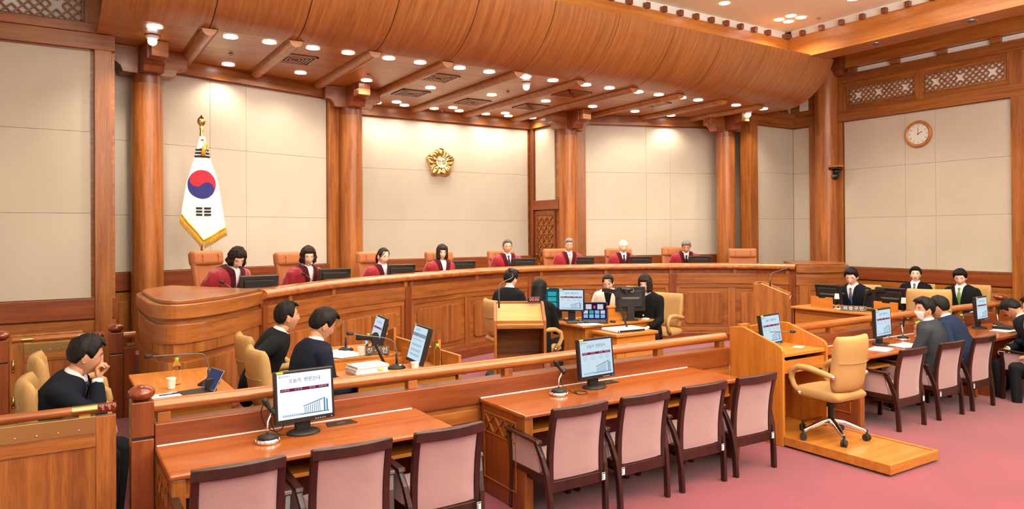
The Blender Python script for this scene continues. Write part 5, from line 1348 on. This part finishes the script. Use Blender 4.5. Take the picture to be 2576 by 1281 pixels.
def atan_face(x,y,tx,ty): return math.atan2(-(tx-x),(ty-y))+PI   # screen (local -y) looks at target
monitor((1.43,4.87,.751),math.radians(4),'monitor with bright hearing slide on the nearest desk, beside the curled black cable',bright=True,tilt=-.10,w=.375,h=.30,lift=.085)
monitor((3.97,4.87,.751),math.radians(4),'monitor with hearing slide on the long middle desk',tilt=-.10,lift=.085,w=.37,h=.30)
monitor((6.31,4.86,.885),math.radians(9),'monitor sunk into the oak podium, seen behind the thin microphone',tilt=-.14,stand=False,lift=.03,w=.36,h=.275,bz=.016)
monitor((8.28,4.80,.751),math.radians(5),'monitor with slide on the right-hand desk, left of the masked man',tilt=-.04,w=.355,h=.30,lift=.085)
monitor((10.76,4.84,.751),math.radians(5),'monitor with slide behind the men at the right, upper right',tilt=-.06,w=.355,h=.28,lift=.11)
monitor((2.84,7.05,.881),-PI/2-math.radians(8),'monitor with slide on the far half of the claimant table',tilt=-.28,w=.36,h=.29,lift=.03,stand=False)
monitor((2.82,6.02,.881),-PI/2-math.radians(6),'monitor showing a document on the near half of the claimant table',content='doc',tilt=-.28,w=.36,h=.30,lift=.03,stand=False)
monitor((5.97,8.16,.881),math.radians(-52),'teal-lit monitor beside the long-haired woman',content='teal',w=.33,h=.27)
monitor((6.03,7.92,.881),math.radians(-46),'monitor with slide on the clerk desk, next to the teal screen',w=.33,h=.27)
monitor((6.75,7.52,.881),math.radians(180-30),'black monitor seen from behind with a small white label, before the woman with buttons',back_only=True,w=.38,h=.29)
b=MB()
for i,px_ in enumerate([(2.112,8.395),(3.346,9.48),(4.617,10.113),(6.042,10.741),(7.421,10.978),(8.617,10.799),(9.689,10.376),(10.67,9.792)]):
    s=s_of_x(px_[0]+(.06,.05,.04,.03,.02,0,0,0)[i]); p,d=arc(s); n=(-d.y,d.x); x,y=p[0]+n[0]*.24,p[1]+n[1]*.24
    monitor((x,y,1.262),math.atan2(x,-y)+math.radians((14,12,10,8,6,4,2,0)[i]),'black monitor seen from behind on the judges bench, %s from the left'%ORD[i],back_only=True,w=.40,h=.27,tilt=-.22,group='monitors on the judges bench',lift=.055)
monitor((10.52,6.98,.881),math.radians(90),'black monitor seen from behind at the left end of the respondent table',back_only=True,w=.40,h=.27,tilt=-.2,lift=.05)
monitor((10.52,5.95,.881),math.radians(90),'black monitor seen from behind in the middle of the respondent table',back_only=True,w=.42,h=.28,tilt=-.2,lift=.05)
# laptop
t=thing('laptop','open laptop with a dark grid of thumbnails on the clerk desk','laptop',(6.20,7.62,.881),math.radians(-38))
b=MB(); b.box(-.18,.18,-.12,.12,0,.018); k_=obj('keyboard_deck',b,black,t,bev=.004); b=MB()
for i in range(4):
    for j in range(10): b.box(-.155+.031*j,-.13+.031*j,-.02+.03*i,.003+.03*i,.018,.020)
obj('keys',b,greyP,k_)
M=Matrix.Translation((0,.12,.015))@Matrix.Rotation(-.2,4,'X'); b=MB(); b.box(-.18,.18,0,.008,0,.25,M); lid=obj('lid',b,black,t,bev=.003)
b=MB(); b.add([(-.168,-.001,.014),(.168,-.001,.014),(.168,-.001,.238),(-.168,-.001,.238)],[(0,1,2,3)],M); obj('screen',b,purp,lid)
for i,(x0,x1,z0,z1,m) in enumerate([(-.12,-.04,.15,.22,whiteE),(.04,.12,.15,.22,whiteE),(-.015,.015,.16,.2,pinkE)]+[(-.15+.078*k,-.09+.078*k,.09,.135,(whiteE,tealL,skyE,whiteE)[k]) for k in range(4)]+[(-.15+.078*k,-.09+.078*k,.03,.08,skyE) for k in range(4)]):
    b=MB(); b.add([(x0,-.002,z0),(x1,-.002,z0),(x1,-.002,z1),(x0,-.002,z1)],[(0,1,2,3)],M); obj('thumbnail',b,m,lid)
# document cameras
def doccam(loc,rz,label,base_m,bigbase=True,arm=.42,name='document_camera'):
    t=thing(name,label,'document camera',loc,rz)
    if bigbase:
        b=MB(); b.box(-.25,.25,-.17,.17,0,.035); o=obj('base',b,base_m,t,bev=.014,seg=3); b=MB(); b.box(-.235,.20,-.173,-.165,.006,.028); obj('front_strip',b,black,o); b=MB(); b.ball((-.215,-.172,.017),.011,10,8); obj('power_ring',b,blueLED,o)
    else:
        b=MB(); b.box(-.1,.1,-.08,.08,0,.02); obj('base',b,base_m,t,bev=.006)
    b=MB(); b.beam((.08,.05,.03),(-.06,.12,arm),.05,.022); obj('arm',b,blackM,t,bev=.006)
    b=MB(); b.beam((-.06,.12,arm),(-.30,.04,arm+.04),.06,.05); b.ball((-.05,.12,arm),.04); hd=obj('camera_head',b,black,t,bev=.006)
    b=MB(); b.lathe([(.045,-.01),(.045,.01)],20,Matrix.Translation((-.05,.085,arm-.01))@Matrix.Rotation(PI/2,4,'X')@Matrix.Scale(1.5,4,(0,1,0))); obj('lens_hood',b,blackM,hd)
    return t
doccam((6.29,7.12,ZP+.701),math.radians(-4),'white document camera with slim black arm on the small oak cabinet',white,True,.50)
doccam((2.70,6.52,.731),math.radians(20),'black document camera bent over the recess of the claimant table',blackM,False,.36)
t=doccam((10.55,6.30,.881),math.radians(80),'black document camera showing a small lit screen on the respondent table',blackM,False,.30)
b=MB(); b.box(-.10,.10,-.14,-.13,.02,.3); obj('lit_display',b,black,t,bev=.01)
# ================================================================ MICROPHONES
def smooth_pts(pts,n=5):
    out=[]
    for i in range(len(pts)-1):
        p0=Vector(pts[max(i-1,0)]);p1=Vector(pts[i]);p2=Vector(pts[i+1]);p3=Vector(pts[min(i+2,len(pts)-1)])
        for k in range(n):
            q=k/n; out.append(.5*((2*p1)+(-p0+p2)*q+(2*p0-5*p1+4*p2-p3)*q*q+(-p0+3*p1-3*p2+p3)*q**3))
    out.append(Vector(pts[-1])); return out
def desk_mic(loc,rz,label,cable=None,up=.16):
    t=thing('microphone',label,'microphone',loc,rz,'desk microphones with ornate chrome bases')
    b=MB(); b.lathe([(.075,0),(.078,.012),(.068,.025),(.06,.028)],32); o=obj('chrome_base',b,chrome,t,smooth=False); 
    for k in range(16):
        a=2*PI*k/16; b.ball((.073*math.cos(a),.073*math.sin(a),.014),.007,8,6)
    o.data=b.mesh('chrome_base',chrome,True)
    b=MB(); b.lathe([(.062,.024),(.062,.04),(.035,.052),(.012,.056)],32); obj('black_dome',b,blackM,t,smooth=True)
    b=MB(); b.tube([(0,0,.05),(0,.0,.09),(.0,.012,.13),(.012,.04,up),(.03,.065,up+.03)],.007,10); obj('gooseneck',b,chrome,t,smooth=True)
    b=MB(); b.tube([(.03,.065,up+.02),(.03,.10,up+.035)],.014,10); b.tube([(.035,.05,up+.01),(.01,-.0,up+.06),(-.0,-.03,up+.09)],[.011,.012,.012],12); b.tube([(.0,-.03,up+.09),(-.008,-.06,up+.12)],[.017,.02],12); b.ball((-.009,-.064,up+.124),.02,10,8); obj('handheld_mic',b,blackM,t,smooth=True)
    if cable:
        b=MB(); b.tube(smooth_pts(cable),.0035,6); obj('cable',b,blackM,t,smooth=True)
    return t
loop=lambda cx,cy,r,z,n=14,t=1.5: [(cx+r*math.cos(2*PI*t*k/n),cy+.4*r*math.sin(2*PI*t*k/n),z+r*.9*math.sin(2*PI*t*k/n+1)) for k in range(n+1)]
desk_mic((1.165,4.79,.751),math.radians(-20),'microphone on ornate base beside the nearest monitor, with looped black cable',cable=[(.02,.06,.19),(-.02,.16,.24),(-.06,.18,.16),(-.03,.18,.06),(.05,.18,.02),(.10,.17,.1),(.06,.17,.2),(.0,.16,.12),(.05,.15,.01),(.16,.14,.004)])
desk_mic((3.54,4.83,.751),math.radians(-50),'microphone on ornate base left of the middle monitor, cable coiled on the desk',cable=[(.02,.06,.17),(-.02,.12,.15),(.0,.14,.05),(.08,.12,.006),(.16,.05,.004),(.22,.10,.004),(.18,.18,.004),(.10,.16,.004),(.14,.08,.004)])
desk_mic((8.83,4.86,.751),math.radians(-30),'microphone on ornate base right of the monitor beside the masked man',cable=[(-.01,-.02,.2),(-.1,.05,.12),(-.12,.1,.03),(-.05,.15,.004)])
desk_mic((11.15,4.80,.751),math.radians(-40),'microphone with chrome neck by the man bending over at the right')
def goose(loc,rz,label,pts,base_='dome',r=.005,tip=.016,group='gooseneck microphones'):
    t=thing('microphone',label,'microphone',loc,rz,group)
    if base_=='dome':
        b=MB(); b.lathe([(.085,0),(.08,.012),(.045,.035),(.02,.042)],28,Matrix.Scale(.8,4,(0,1,0))); obj('base',b,blackM,t,smooth=True)
        b=MB(); b.ball((.02,-.03,.03),(.022,.018,.008),10,6); obj('talk_button',b,chrome,t,smooth=True)
    b=MB(); b.tube([pts[0],tuple(Vector(pts[0]).lerp(Vector(pts[1]),.8))],.010,10); obj('stem',b,blackM,t,smooth=True)
    C_=[]
    for i in range(len(pts)-1):
        for k in range(6):
            p0=Vector(pts[max(i-1,0)]);p1=Vector(pts[i]);p2=Vector(pts[i+1]);p3=Vector(pts[min(i+2,len(pts)-1)]);q=k/6
            C_.append(.5*((2*p1)+(-p0+p2)*q+(2*p0-5*p1+4*p2-p3)*q*q+(-p0+3*p1-3*p2+p3)*q**3))
    C_.append(Vector(pts[-1])); b=MB(); b.tube(C_,r,8); obj('gooseneck',b,greyP,t,smooth=True)
    d=(C_[-1]-C_[-2]).normalized(); b=MB(); b.tube([C_[-1]-d*.01,C_[-1]+d*.01,C_[-1]+d*.04,C_[-1]+d*.052],[tip*.6,tip,tip,tip*.4],12); obj('foam_tip',b,blackM,t,smooth=True)
    return t
goose((1.06,6.28,.881),0,'gooseneck microphone stretched over the far-left table',[(0,0,.04),(.0,.0,.14),(-.02,.0,.22),(-.06,0,.255),(-.2,.0,.262),(-.42,.0,.27)])
goose((2.58,7.30,.881),0,'gooseneck microphone on the far half of the claimant table',[(0,0,.04),(.0,.0,.16),(-.01,.0,.27),(-.07,0,.33),(-.12,.0,.37)])
goose((2.62,6.06,.881),0,'gooseneck microphone arching over the near half of the claimant table',[(0,0,.04),(.0,.0,.16),(-.03,.0,.24),(-.12,0,.285),(-.30,.0,.32),(-.42,.0,.345)])
goose((4.22,6.72,ZP+1.17),0,'tall curved microphone rising from the pale lectern',[(-.1,0,-.01),(-.1,0,.16),(-.09,.0,.24),(-.03,0,.28),(.06,0,.31),(.08,0,.34),(.06,.0,.38)],base_=None)
goose((9.02,6.95,ZP+1.16),0,'long bent microphone on the side lectern before the bench',[(0,0,0),(.0,0,.12),(.03,0,.19),(.12,-.02,.22),(.27,-.06,.26),(.33,-.06,.262)],base_=None)
goose((6.18,4.98,.9),0,'thin horizontal microphone crossing in front of the podium screen',[(-.13,0,.0),(-.13,-.02,.10),(-.09,-.05,.145),(.02,-.1,.155),(.18,-.2,.16),(.27,-.26,.16)],base_=None)
goose((10.9,5.95,.881),0,'microphone on a long straight arm in front of the man with round glasses',[(-.15,0,.04),(-.12,-.02,.12),(.1,-.1,.19),(.45,-.25,.27)],r=.005)
goose((10.62,7.2,.881),0,'microphone pointing at the man writing on the respondent side',[(-.1,0,.03),(-.08,-.02,.15),(.05,-.1,.19),(.2,-.25,.2)])
for i,x in enumerate([1.98,3.2,4.75,6.25,7.50,8.72,9.8]):
    s=s_of_x(x if i else 1.99); p,d=arc(s); n=(-d.y,d.x); lab=['in front of the first judge','between the second judge and monitor','beside the third judge','beside the fourth judge','in front of the grey-haired judge in the centre','beside the sixth judge','beside the white-haired judge'][i]
    goose((p[0]+n[0]*.4,p[1]+n[1]*.4,1.262),math.atan2(d.y,d.x),'small black microphone on the judges bench %s'%lab,[(0,0,.02),(0,0,.12),(-.02,0,.22),(-.05,.03,.27),(-.10,.05,.30)],base_=None,group='bench microphones',r=.0045,tip=.019)
# ================================================================ BOTTLES CUPS PAPERS
def bottle(loc,label,cap=True,cup=False,group='clear water bottles'):
    t=thing('water_bottle',label,'bottle',loc,0,group)
    pr=[(.001,0),(.030,0),(.033,.008)]
    for k in range(7): pr+=[(.033,.015+k*.016),(.0305,.023+k*.016)]
    pr+=[(.033,.13),(.033,.15),(.028,.172),(.014,.192),(.013,.205)]
    b=MB(); b.lathe(pr,20,caps=False); obj('bottle_body',b,glassM,t,smooth=True)
    if cap: b=MB(); b.lathe([(.0155,.198),(.0155,.217),(.013,.219)],16); obj('cap',b,grn,t,smooth=False)
    if cup: b=MB(); b.lathe([(.038,.165),(.030,.245),(.0,.246)],20,caps=False); obj('upturned_paper_cup',b,white,t,smooth=False)
    return t
bottle((.84,6.42,.881),'water bottle with green cap on the far-left table'); bottle((2.66,6.86,.881),'water bottle with green cap beside the far claimant monitor'); bottle((2.93,5.86,.881),'water bottle with green cap right of the document monitor')
bottle((9.03,4.80,.751),'water bottle with green cap, left of the pair on the right-hand desk'); bottle((9.14,4.83,.751),'water bottle with green cap, right of the pair on the right-hand desk'); bottle((10.35,4.9,.751),'water bottle with green cap between the men at the right desk')
bottle((10.30,6.70,.881),'water bottle topped by a paper cup at the left of the respondent table',False,True); bottle((10.42,5.72,.881),'water bottle topped by a paper cup before the empty tan chair',False,True)
def cup(loc,label):
    t=thing('paper_cup',label,'cup',loc,0,'white paper cups'); b=MB(); b.lathe([(.0,.002),(.026,.002),(.036,.082),(.038,.084),(.038,.087),(.034,.084),(.025,.006),(0,.006)],24,caps=False); obj('cup_body',b,white,t,smooth=False); return t
c=cup((.78,6.27,.881),'white paper cup with a small cat line drawing on the far-left table')
b=MB(); ax=-.9
pts=[(.0352*math.cos(ax+u*.55),.0352*math.sin(ax+u*.55),.045+v) for u,v in ((-.8,.018),(-.7,.03),(-.4,.018),(.4,.018),(.7,.03),(.8,.018),(.75,-.005),(.4,-.018),(-.4,-.018),(-.75,-.005),(-.8,.018))]
b.tube(pts,.0009,5); obj('cat_outline',b,base('pink_line',srgb(220,150,140),.6),c)
cup((2.60,6.9,.881),'white paper cup behind the black document camera arm'); cup((2.68,5.80,.881),'white paper cup low behind the railing at the claimant table')
def papers(loc,rz,label,n=1,w=.30,d=.21,th=.004,jit=.02,name='papers',extra=None):
    t=thing(name,label,'papers',loc,rz); z=0
    for i in range(n):
        a=random.uniform(-1,1)*jit*4; M=Matrix.Translation((random.uniform(-jit,jit),random.uniform(-jit,jit),z))@Matrix.Rotation(a,4,'Z')
        b=MB(); b.box(-w/2,w/2,-d/2,d/2,0,th,M); obj('sheet',b,paper,t); z+=th+.0006
    return t
t=papers((.70,5.98,.881),.08,'notepad with a blue pen lying on it, far-left table',2,.21,.15,.006,.004,'notepad')
pn=thing('pen','blue pen on the notepad of the far-left table','pen',(.73,5.98,.897),.1); b=MB(); b.tube([(-.07,0,0),(.07,0,0)],.005,8); obj('barrel',b,base('pen_blue',srgb(30,36,110),.3),pn,smooth=True); b=MB(); b.box(.02,.065,-.0015,.0015,.005,.008); obj('clip',b,base('pen_clip',srgb(30,36,110),.3),pn)
t=thing('tablet','dark tablet propped upright on its black cover, far-left table','tablet',(.98,6.02,.881),math.radians(-78))
b=MB(); b.box(-.12,.12,-.16,.06,0,.006); obj('cover',b,blackM,t); M=Matrix.Translation((0,.03,.012))@Matrix.Rotation(-.5,4,'X'); b=MB(); b.box(-.12,.12,0,.008,0,.17,M); o=obj('tablet_body',b,steel,t,bev=.003); b=MB(); b.add([(-.112,-.001,.008),(.112,-.001,.008),(.112,-.001,.162),(-.112,-.001,.162)],[(0,1,2,3)],M); obj('display',b,emit('tablet_blue',srgb(92,98,140),.6),o)
b=MB(); b.box(-.03,.03,.02,.09,0,.09); obj('cover_prop',b,blackM,t)
papers((2.42,7.10,.881),.3,'loose white sheets spread on the far half of the claimant table',4,.30,.42,.002,.05)
t=papers((2.32,6.02,.881),.1,'thick stack of bound documents with coloured tabs on the near claimant table',9,.30,.22,.008,.008,'document_stack')
b=MB(); b.box(.05,.10,-.125,-.112,.03,.045); obj('green_tab',b,base('tab_green',srgb(180,220,110),.6),t); b=MB(); b.tube([(-.14+.0*k,.02+.02*math.cos(2*PI*k/12),.07+.02*math.sin(2*PI*k/12)) for k in range(12)],.002,6,closed=True); obj('binder_clip',b,black,t)
papers((7.95,4.62,.751),.2,'open documents on the right-hand desk behind the tan office chair',2,.26,.2,.003,.02); papers((8.42,4.58,.751),-.2,'spread open booklet before the masked man',3,.36,.24,.003,.05); papers((9.0,4.62,.751),.4,'slanted stack of papers under the water bottles',6,.28,.2,.006,.02)
papers((10.75,4.55,.751),.1,'papers at the right edge below the black binder',3,.32,.22,.002,.04)
t=thing('binder','black binder lying on papers at the right edge','binder',(10.95,4.62,.762),.05); b=MB(); b.box(-.15,.15,-.11,.11,0,.03); obj('cover',b,black,t,bev=.004); b=MB(); b.box(-.14,.145,-.105,.112,.004,.026); obj('pages',b,paper,t)
papers((6.0,7.50,.881),-.3,'sheets of paper on the clerk desk beside the computer mouse',2,.26,.2,.002,.03); papers((6.52,4.68,.901),.35,'small white card on the oak podium top',1,.12,.09,.002,0,'card')
papers((6.98,7.46,.881),.2,'folded white tissue on the right end of the clerk desk',3,.09,.07,.006,.01,'tissue')
papers((10.42,6.6,.881),1.3,'white sheets under the hands of the man writing',2,.3,.22,.003,.02)
for (loc,l) in (((6.40,7.48,.881),'black computer mouse on the clerk desk near the laptop'),((6.05,7.6,.881),'dark computer mouse behind the papers on the clerk desk')):
    t=thing('mouse',l,'mouse',loc); b=MB(); b.ball((0,0,.012),(.032,.055,.018),14,10); obj('shell',b,black,t,smooth=True); b=MB(); b.lathe([(.006,-.004),(.006,.004)],10,Matrix.Translation((0,.025,.028))@Matrix.Rotation(PI/2,4,'Y')); obj('wheel',b,greyP,t)
t=thing('keyboard','black keyboard on the clerk desk below the slide monitor','keyboard',(6.02,7.68,.881),-.5); b=MB(); b.box(-.2,.2,-.06,.06,0,.015); obj('frame',b,black,t,bev=.003); b=MB()
for i in range(4):
    for j in range(14): b.box(-.19+.027*j,-.168+.027*j,-.05+.026*i,-.03+.026*i,.015,.019)
obj('keys',b,greyP,t)
t=thing('banana_bunch','small bunch of yellow bananas on the clerk desk','fruit',(6.17,7.84,.885))
for k in range(4):
    a=.5*k-.7; b=MB(); b.tube([(-.06*math.cos(a),-.06*math.sin(a)+.01*k,.045),(-.03*math.cos(a),.0+.015*k,.03),(.03*math.cos(a),.01+.015*k,.02),(.07*math.cos(a),.03*math.sin(a)+.01*k,.035)],[.006,.014,.014,.004],10); obj('banana',b,base('banana',srgb(222,188,60),.5),t,smooth=True)
t=thing('webcam','round webcam clipped on top of the clerk monitor seen from behind','webcam',(6.66,7.50,1.31),math.radians(150)); b=MB(); b.tube([(-.09,0,0),(.06,0,0)],.028,14); obj('body',b,black,t,smooth=True); b=MB(); b.lathe([(.03,-.02),(.03,.02)],18,Matrix.Translation((-.08,.0,-.01))@Matrix.Rotation(PI/2,4,'X')); obj('lens',b,greyP,t); b=MB(); b.box(-.02,.02,-.02,.02,-.05,-.02); obj('clip',b,black,t)
b=MB(); b.box(.06,.14,.055,.057,.37,.40); 
t=thing('digital_timer','small red digital timer reading 00:00 on the pale lectern','timer',(4.52,6.62,ZP+1.212),math.radians(-31)); b=MB(); b.box(-.07,.07,-.03,.03,0,.055); obj('case',b,black,t,bev=.004); text(t,'00:00',.048,(0,-.031,.028),emit('red_digits',(1,.12,.16,1),3),name='digits')
# name plates
plate=base('plate_brown',srgb(72,48,36),.4)
def nameplate(loc,rz,s,label,w=.34):
    t=thing('name_plate',label,'name plate',loc,rz); b=MB(); b.poly([(-.035,0),(.035,0),(.004,.085),(-.004,.085)],w,'x',-w/2); obj('plate',b,plate,t,bev=.002)
    o=text(t,s,.062,(0,-.0215,.043),white,rot=(PI/2-.36,0,0),extrude=.001); o.location=(0,-.0225,.042); return t
nameplate((10.26,6.40,.881),math.radians(-60),'피 청 구 인','brown name plate with white Korean lettering on the respondent table',.36)
nameplate((2.76,6.87,.881),math.radians(-22),'청 구 인','dark name plate on the claimant table, left of the near monitor',.24)
# ================================================================ EMBLEM, CLOCK, CAMERA, FLAG
t=thing('emblem','gold five-petalled flower emblem with Korean letters on the centre wall','emblem',(6.83,13.47,3.60),0)
def petal(k):
    a=PI/2+2*PI*k/5; b=MB(); P=[]
    for i in range(13):
        u=i/12; r=.10+.25*u; row=[]
        wd=.02+.135*math.sin(PI*min(1,u*.86+.10))**.8; 
        for j in range(17):
            v=-1+2*j/16; rr=r-.045*(1-abs(v))**2*(u>.85)*(u-.85)/.15*1.0 - .05*v*v*u
            z=.045*math.sqrt(max(0,1-v*v))+.018*math.cos(v*PI*3)*(1-u)*.9+.02*math.sin(PI*u)
            x=rr*math.cos(a)-v*wd*math.sin(a); zz=rr*math.sin(a)+v*wd*math.cos(a)
            row.append((x,-(.012+z),zz))
        P.append(row)
    b.grid(P); n=17; edge=[P[i][0] for i in range(13)]+[P[12][j] for j in range(1,17)]+[P[i][16] for i in range(11,-1,-1)]
    b.grid([edge,[(p[0]*1.0,.02,p[2]*1.0) for p in edge]]); o=obj('petal',b,gold,t,smooth=True); return o
for k in range(5): petal(k)
b=MB(); b.lathe([(.130,0),(.130,.07),(.12,.078),(.115,.07)],40,Matrix.Rotation(PI/2,4,'X'),caps=False); obj('centre_ring',b,gold,t,smooth=True)
b=MB(); b.lathe([(.0,.066),(.118,.066)],40,Matrix.Rotation(PI/2,4,'X'),caps=False); obj('centre_disc',b,base('emblem_cream',srgb(244,236,214),.5),t)
text(t,'헌법',.11,(0,-.070,.0),base('emblem_text',srgb(120,96,50),.5),extrude=.002)
t=thing('wall_clock','round wooden wall clock showing two o clock, on the right wall','clock',(14.29,7.518,4.0),PI/2*-1)
R_=Matrix.Rotation(PI/2,4,'X')
b=MB(); b.lathe([(.20,0),(.255,0),(.262,.02),(.25,.05),(.225,.055),(.205,.035)],48,R_,caps=False); obj('rim',b,oakV,t,smooth=True)
b=MB(); b.lathe([(0,.022),(.215,.022)],48,R_,caps=False); obj('dial',b,white,t)
for k in range(1,13):
    a=PI/2-2*PI*k/12; text(t,str(k),.05,(.165*math.cos(a),-.024,.165*math.sin(a)),black,name='numeral')
b=MB(); 
for k in range(60):
    a=2*PI*k/60; L_=.012 if k%5 else .02; b.beam((.2*math.cos(a),-.0235,.2*math.sin(a)),((.2-L_)*math.cos(a),-.0235,(.2-L_)*math.sin(a)),.0015,.0025)
obj('minute_marks',b,black,t)
b=MB(); b.beam((0,-.027,-.02),(0,-.027,.13),.003,.008); obj('minute_hand',b,black,t)
a=PI/2-2*PI*2/12; b=MB(); b.beam((-.02*math.cos(a),-.029,-.02*math.sin(a)),(.09*math.cos(a),-.029,.09*math.sin(a)),.003,.011); b.ball((0,-.028,0),.009,10,8); obj('hour_hand',b,black,t)
b=MB(); b.lathe([(0,.034),(.205,.034)],40,R_,caps=False); cg=base('clock_glass',(1,1,1,1),.02); cg.node_tree.nodes['Principled BSDF'].inputs['Transmission Weight'].default_value=1; cg.node_tree.nodes['Principled BSDF'].inputs['IOR'].default_value=1.05; obj('glass',b,cg,t)
t=thing('security_camera','black dome camera on a small wooden bracket beside the right wall','camera',(14.1,9.16,3.35),PI/2)
b=MB(); b.box(-.12,.16,-.10,.12,.12,.16); obj('wooden_bracket',b,oakX,t,bev=.005); b=MB(); b.box(-.1,.1,-.1,.14,.07,.12); obj('mount',b,black,t,bev=.02)
b=MB(); b.tube([(0,0,.08),(0,0,-.02)],.075,20); b.ball((0,.02,-.07),(.075,.085,.075)); obj('dome',b,black,t,smooth=True); b=MB(); b.lathe([(.03,0),(.03,.03),(.024,.035)],18,Matrix.Translation((0,.08,-.07))@Matrix.Rotation(-PI/2,4,'X')); obj('lens',b,greyP,t)
# flag
FX,FY=1.735,10.75
t=thing('flag_stand','national flag with yellow fringe hanging from a gold-tipped pole at the left','flag',(FX,FY,.56),math.radians(8))
def fw(x,z): return (x,0,z-.56)
b=MB(); b.lathe([(.18,0),(.18,.03),(.05,.06),(.018,.08),(.018,2.80)],20); obj('pole',b,ballW,t,smooth=True)
b=MB(); b.lathe([(.045,2.86),(.03,2.90),(.022,3.0),(.03,3.05),(.02,3.06),(.045,3.09),(.058,3.13),(.048,3.175),(.02,3.195),(.012,3.21),(.002,3.23)],24); obj('gold_finial',b,gold,t,smooth=True)
zt_=2.92; zb_=1.345
def fl_w(q): # half width left/right
    L=[(0,.035,.035),(.15,.095,.095),(.38,.215,.215),(.58,.275,.27),(.74,.295,.31),(.80,.30,.32)]
    for i in range(len(L)-1):
        if q<=L[i+1][0]: u=(q-L[i][0])/(L[i+1][0]-L[i][0]); return L[i][1]+(L[i+1][1]-L[i][1])*u,L[i][2]+(L[i+1][2]-L[i][2])*u
    return .29,.26
def edge_z(v):   # lower hem: pointed at the centre, v -1..1
    return (2.02-.56)+abs(v)*((.36 if v<0 else .18))
ny_,nx_=56,56; P=[]
def fpt(i,j):
    v=-1+2*j/nx_; q=i/ny_; zb2=edge_z(v); z=zt_+(zb2-zt_)*q; qa=min(1,(zt_-z)/1.74); wl,wr=fl_w(min(.8,qa*1.0)); x=(wl if v<0 else wr)*v
    y=-.035-.05*math.cos(v*1.5)*qa+.018*math.sin(v*9+q*2)*qa
    return (x,y,z)
P=[[fpt(i,j) for j in range(nx_+1)] for i in range(ny_+1)]
fm=bpy.data.meshes.new('flag_cloth'); b=MB(); b.grid(P); fm=b.mesh('flag_cloth',cloth('flag_white',srgb(236,236,240),srgb(226,226,232),300,.8,.1,5),True)
fo=obj('flag_cloth',fm,None,t); m_=fo.modifiers.new('thick','SOLIDIFY'); m_.thickness=.003
def flag_y(x,z):
    qa=min(1,(zt_-z)/1.74); wl,wr=fl_w(min(.8,qa*1.0)); v=x/(wl if x<0 else wr); zb2=edge_z(max(-1,min(1,v))); q=(z-zt_)/(zb2-zt_)
    return -.035-.05*math.cos(v*1.5)*qa+.018*math.sin(v*9+q*2)*qa-.006
def patch(name,fn,n,m,mat_):   # fn(u,v)->(x,z)
    b=MB(); b.grid([[(lambda p:(p[0],flag_y(*p),p[1]))(fn(i/n,j/m)) for j in range(m+1)] for i in range(n+1)]); return obj(name,b,mat_,t,smooth=True)
redT=base('flag_red',srgb(176,32,52),.8); bluT=base('flag_blue',srgb(40,40,120),.8); blkT=base('flag_black',srgb(24,24,28),.8)
cxf,czf=-.012,2.81-.56; rx,rz_=.19,.20
import math as _m
ta=-.35
def disc_pt(r,a): return (cxf+rx*r*math.cos(a),czf+rz_*r*math.sin(a))
# red half (upper) and blue half (lower) divided by the S curve
def scurve(s): # s -1..1 along the diameter tilted
    x=s; y=-.5*math.sin(PI*s)*.92 if True else 0
    return x,y
def rot2(x,y,a): return x*math.cos(a)-y*math.sin(a),x*math.sin(a)+y*math.cos(a)
def halfpt(u,v,up):
    s=-1+2*v; sx,sy=s,(math.sqrt(max(0,.25-(abs(s)-.5)**2)))*(1 if s>0 else -1)*1.0
    ay=math.sqrt(max(0,1-s*s))*(1 if up else -1)
    y=sy+(ay-sy)*u; x_,y_=rot2(s,y,-.75)
    return (cxf+rx*x_,czf+rz_*y_)
patch('red_swirl',lambda u,v:halfpt(u,v,True),16,40,redT); patch('blue_swirl',lambda u,v:halfpt(u,v,False),16,40,bluT)
for k in range(3):
    z0=3.305-.56-.045*k; hw=.088+.008*k; patch('black_bar',lambda u,v,z0=z0,hw=hw:(-.005+hw*(2*v-1)*1.0,z0-.028*u-.006*abs(2*v-1)**2),2,8,blkT)
for k in range(3):
    z0=2.49-.56-.045*k
    for s0 in (-1,1):
        patch('black_bar',lambda u,v,z0=z0,s0=s0:(.0+s0*(.012+.088*v),z0-.028*u),2,5,blkT)
fr=MB(); fringeM=cloth('yellow_fringe',srgb(226,178,52),srgb(190,140,30),200,.7,.3,30)
N_=110
for j in range(N_+1):
    v=-1+2*j/N_; jj=(v+1)/2*nx_; j0=int(min(nx_-1,jj)); f_=jj-j0; a=Vector(P[ny_][j0]).lerp(Vector(P[ny_][j0+1]),f_); L_=.105
    d=Vector(((-.25 if v<0 else .2)*1.0,0,-1)).normalized(); fr.tube([a+Vector((0,0,.012)),a+d*L_*.5+Vector((0,.004*math.sin(j),0)),a+d*L_],[.0045,.0035,.002],5)
o=obj('fringe',fr,fringeM,t,smooth=True); o['kind']='stuff'
b=MB(); b.tube([Vector(P[ny_][j])+Vector((0,-.004,.01)) for j in range(0,nx_+1,2)],.010,6); obj('fringe_braid',b,fringeM,t,smooth=True)
b=MB(); b.tube([(0,-.05,2.86),(.03,-.06,2.80),(-.01,-.07,2.74)],.006,6); b.tube([(-.07,-.07,2.735),(-.02,-.08,2.75),(.03,-.08,2.73),(.06,-.07,2.70)],.006,6); b.tube([(-.005,-.09,2.79),(-.005,-.09,2.75)],.012,8); b.lathe([(.012,0),(.02,-.02),(.018,-.03),(.034,-.12),(0,-.12)],14,Matrix.Translation((-.005,-.09,2.765)),caps=False); obj('tassel',b,fringeM,t,smooth=True)
b=MB(); b.tube([(.05,-.03,2.86),(.06,-.03,2.80),(.05,-.03,2.72)],[.008,.02,.008],8); obj('side_tassel',b,fringeM,t,smooth=True)
# wall switch like box beside the gate etc.
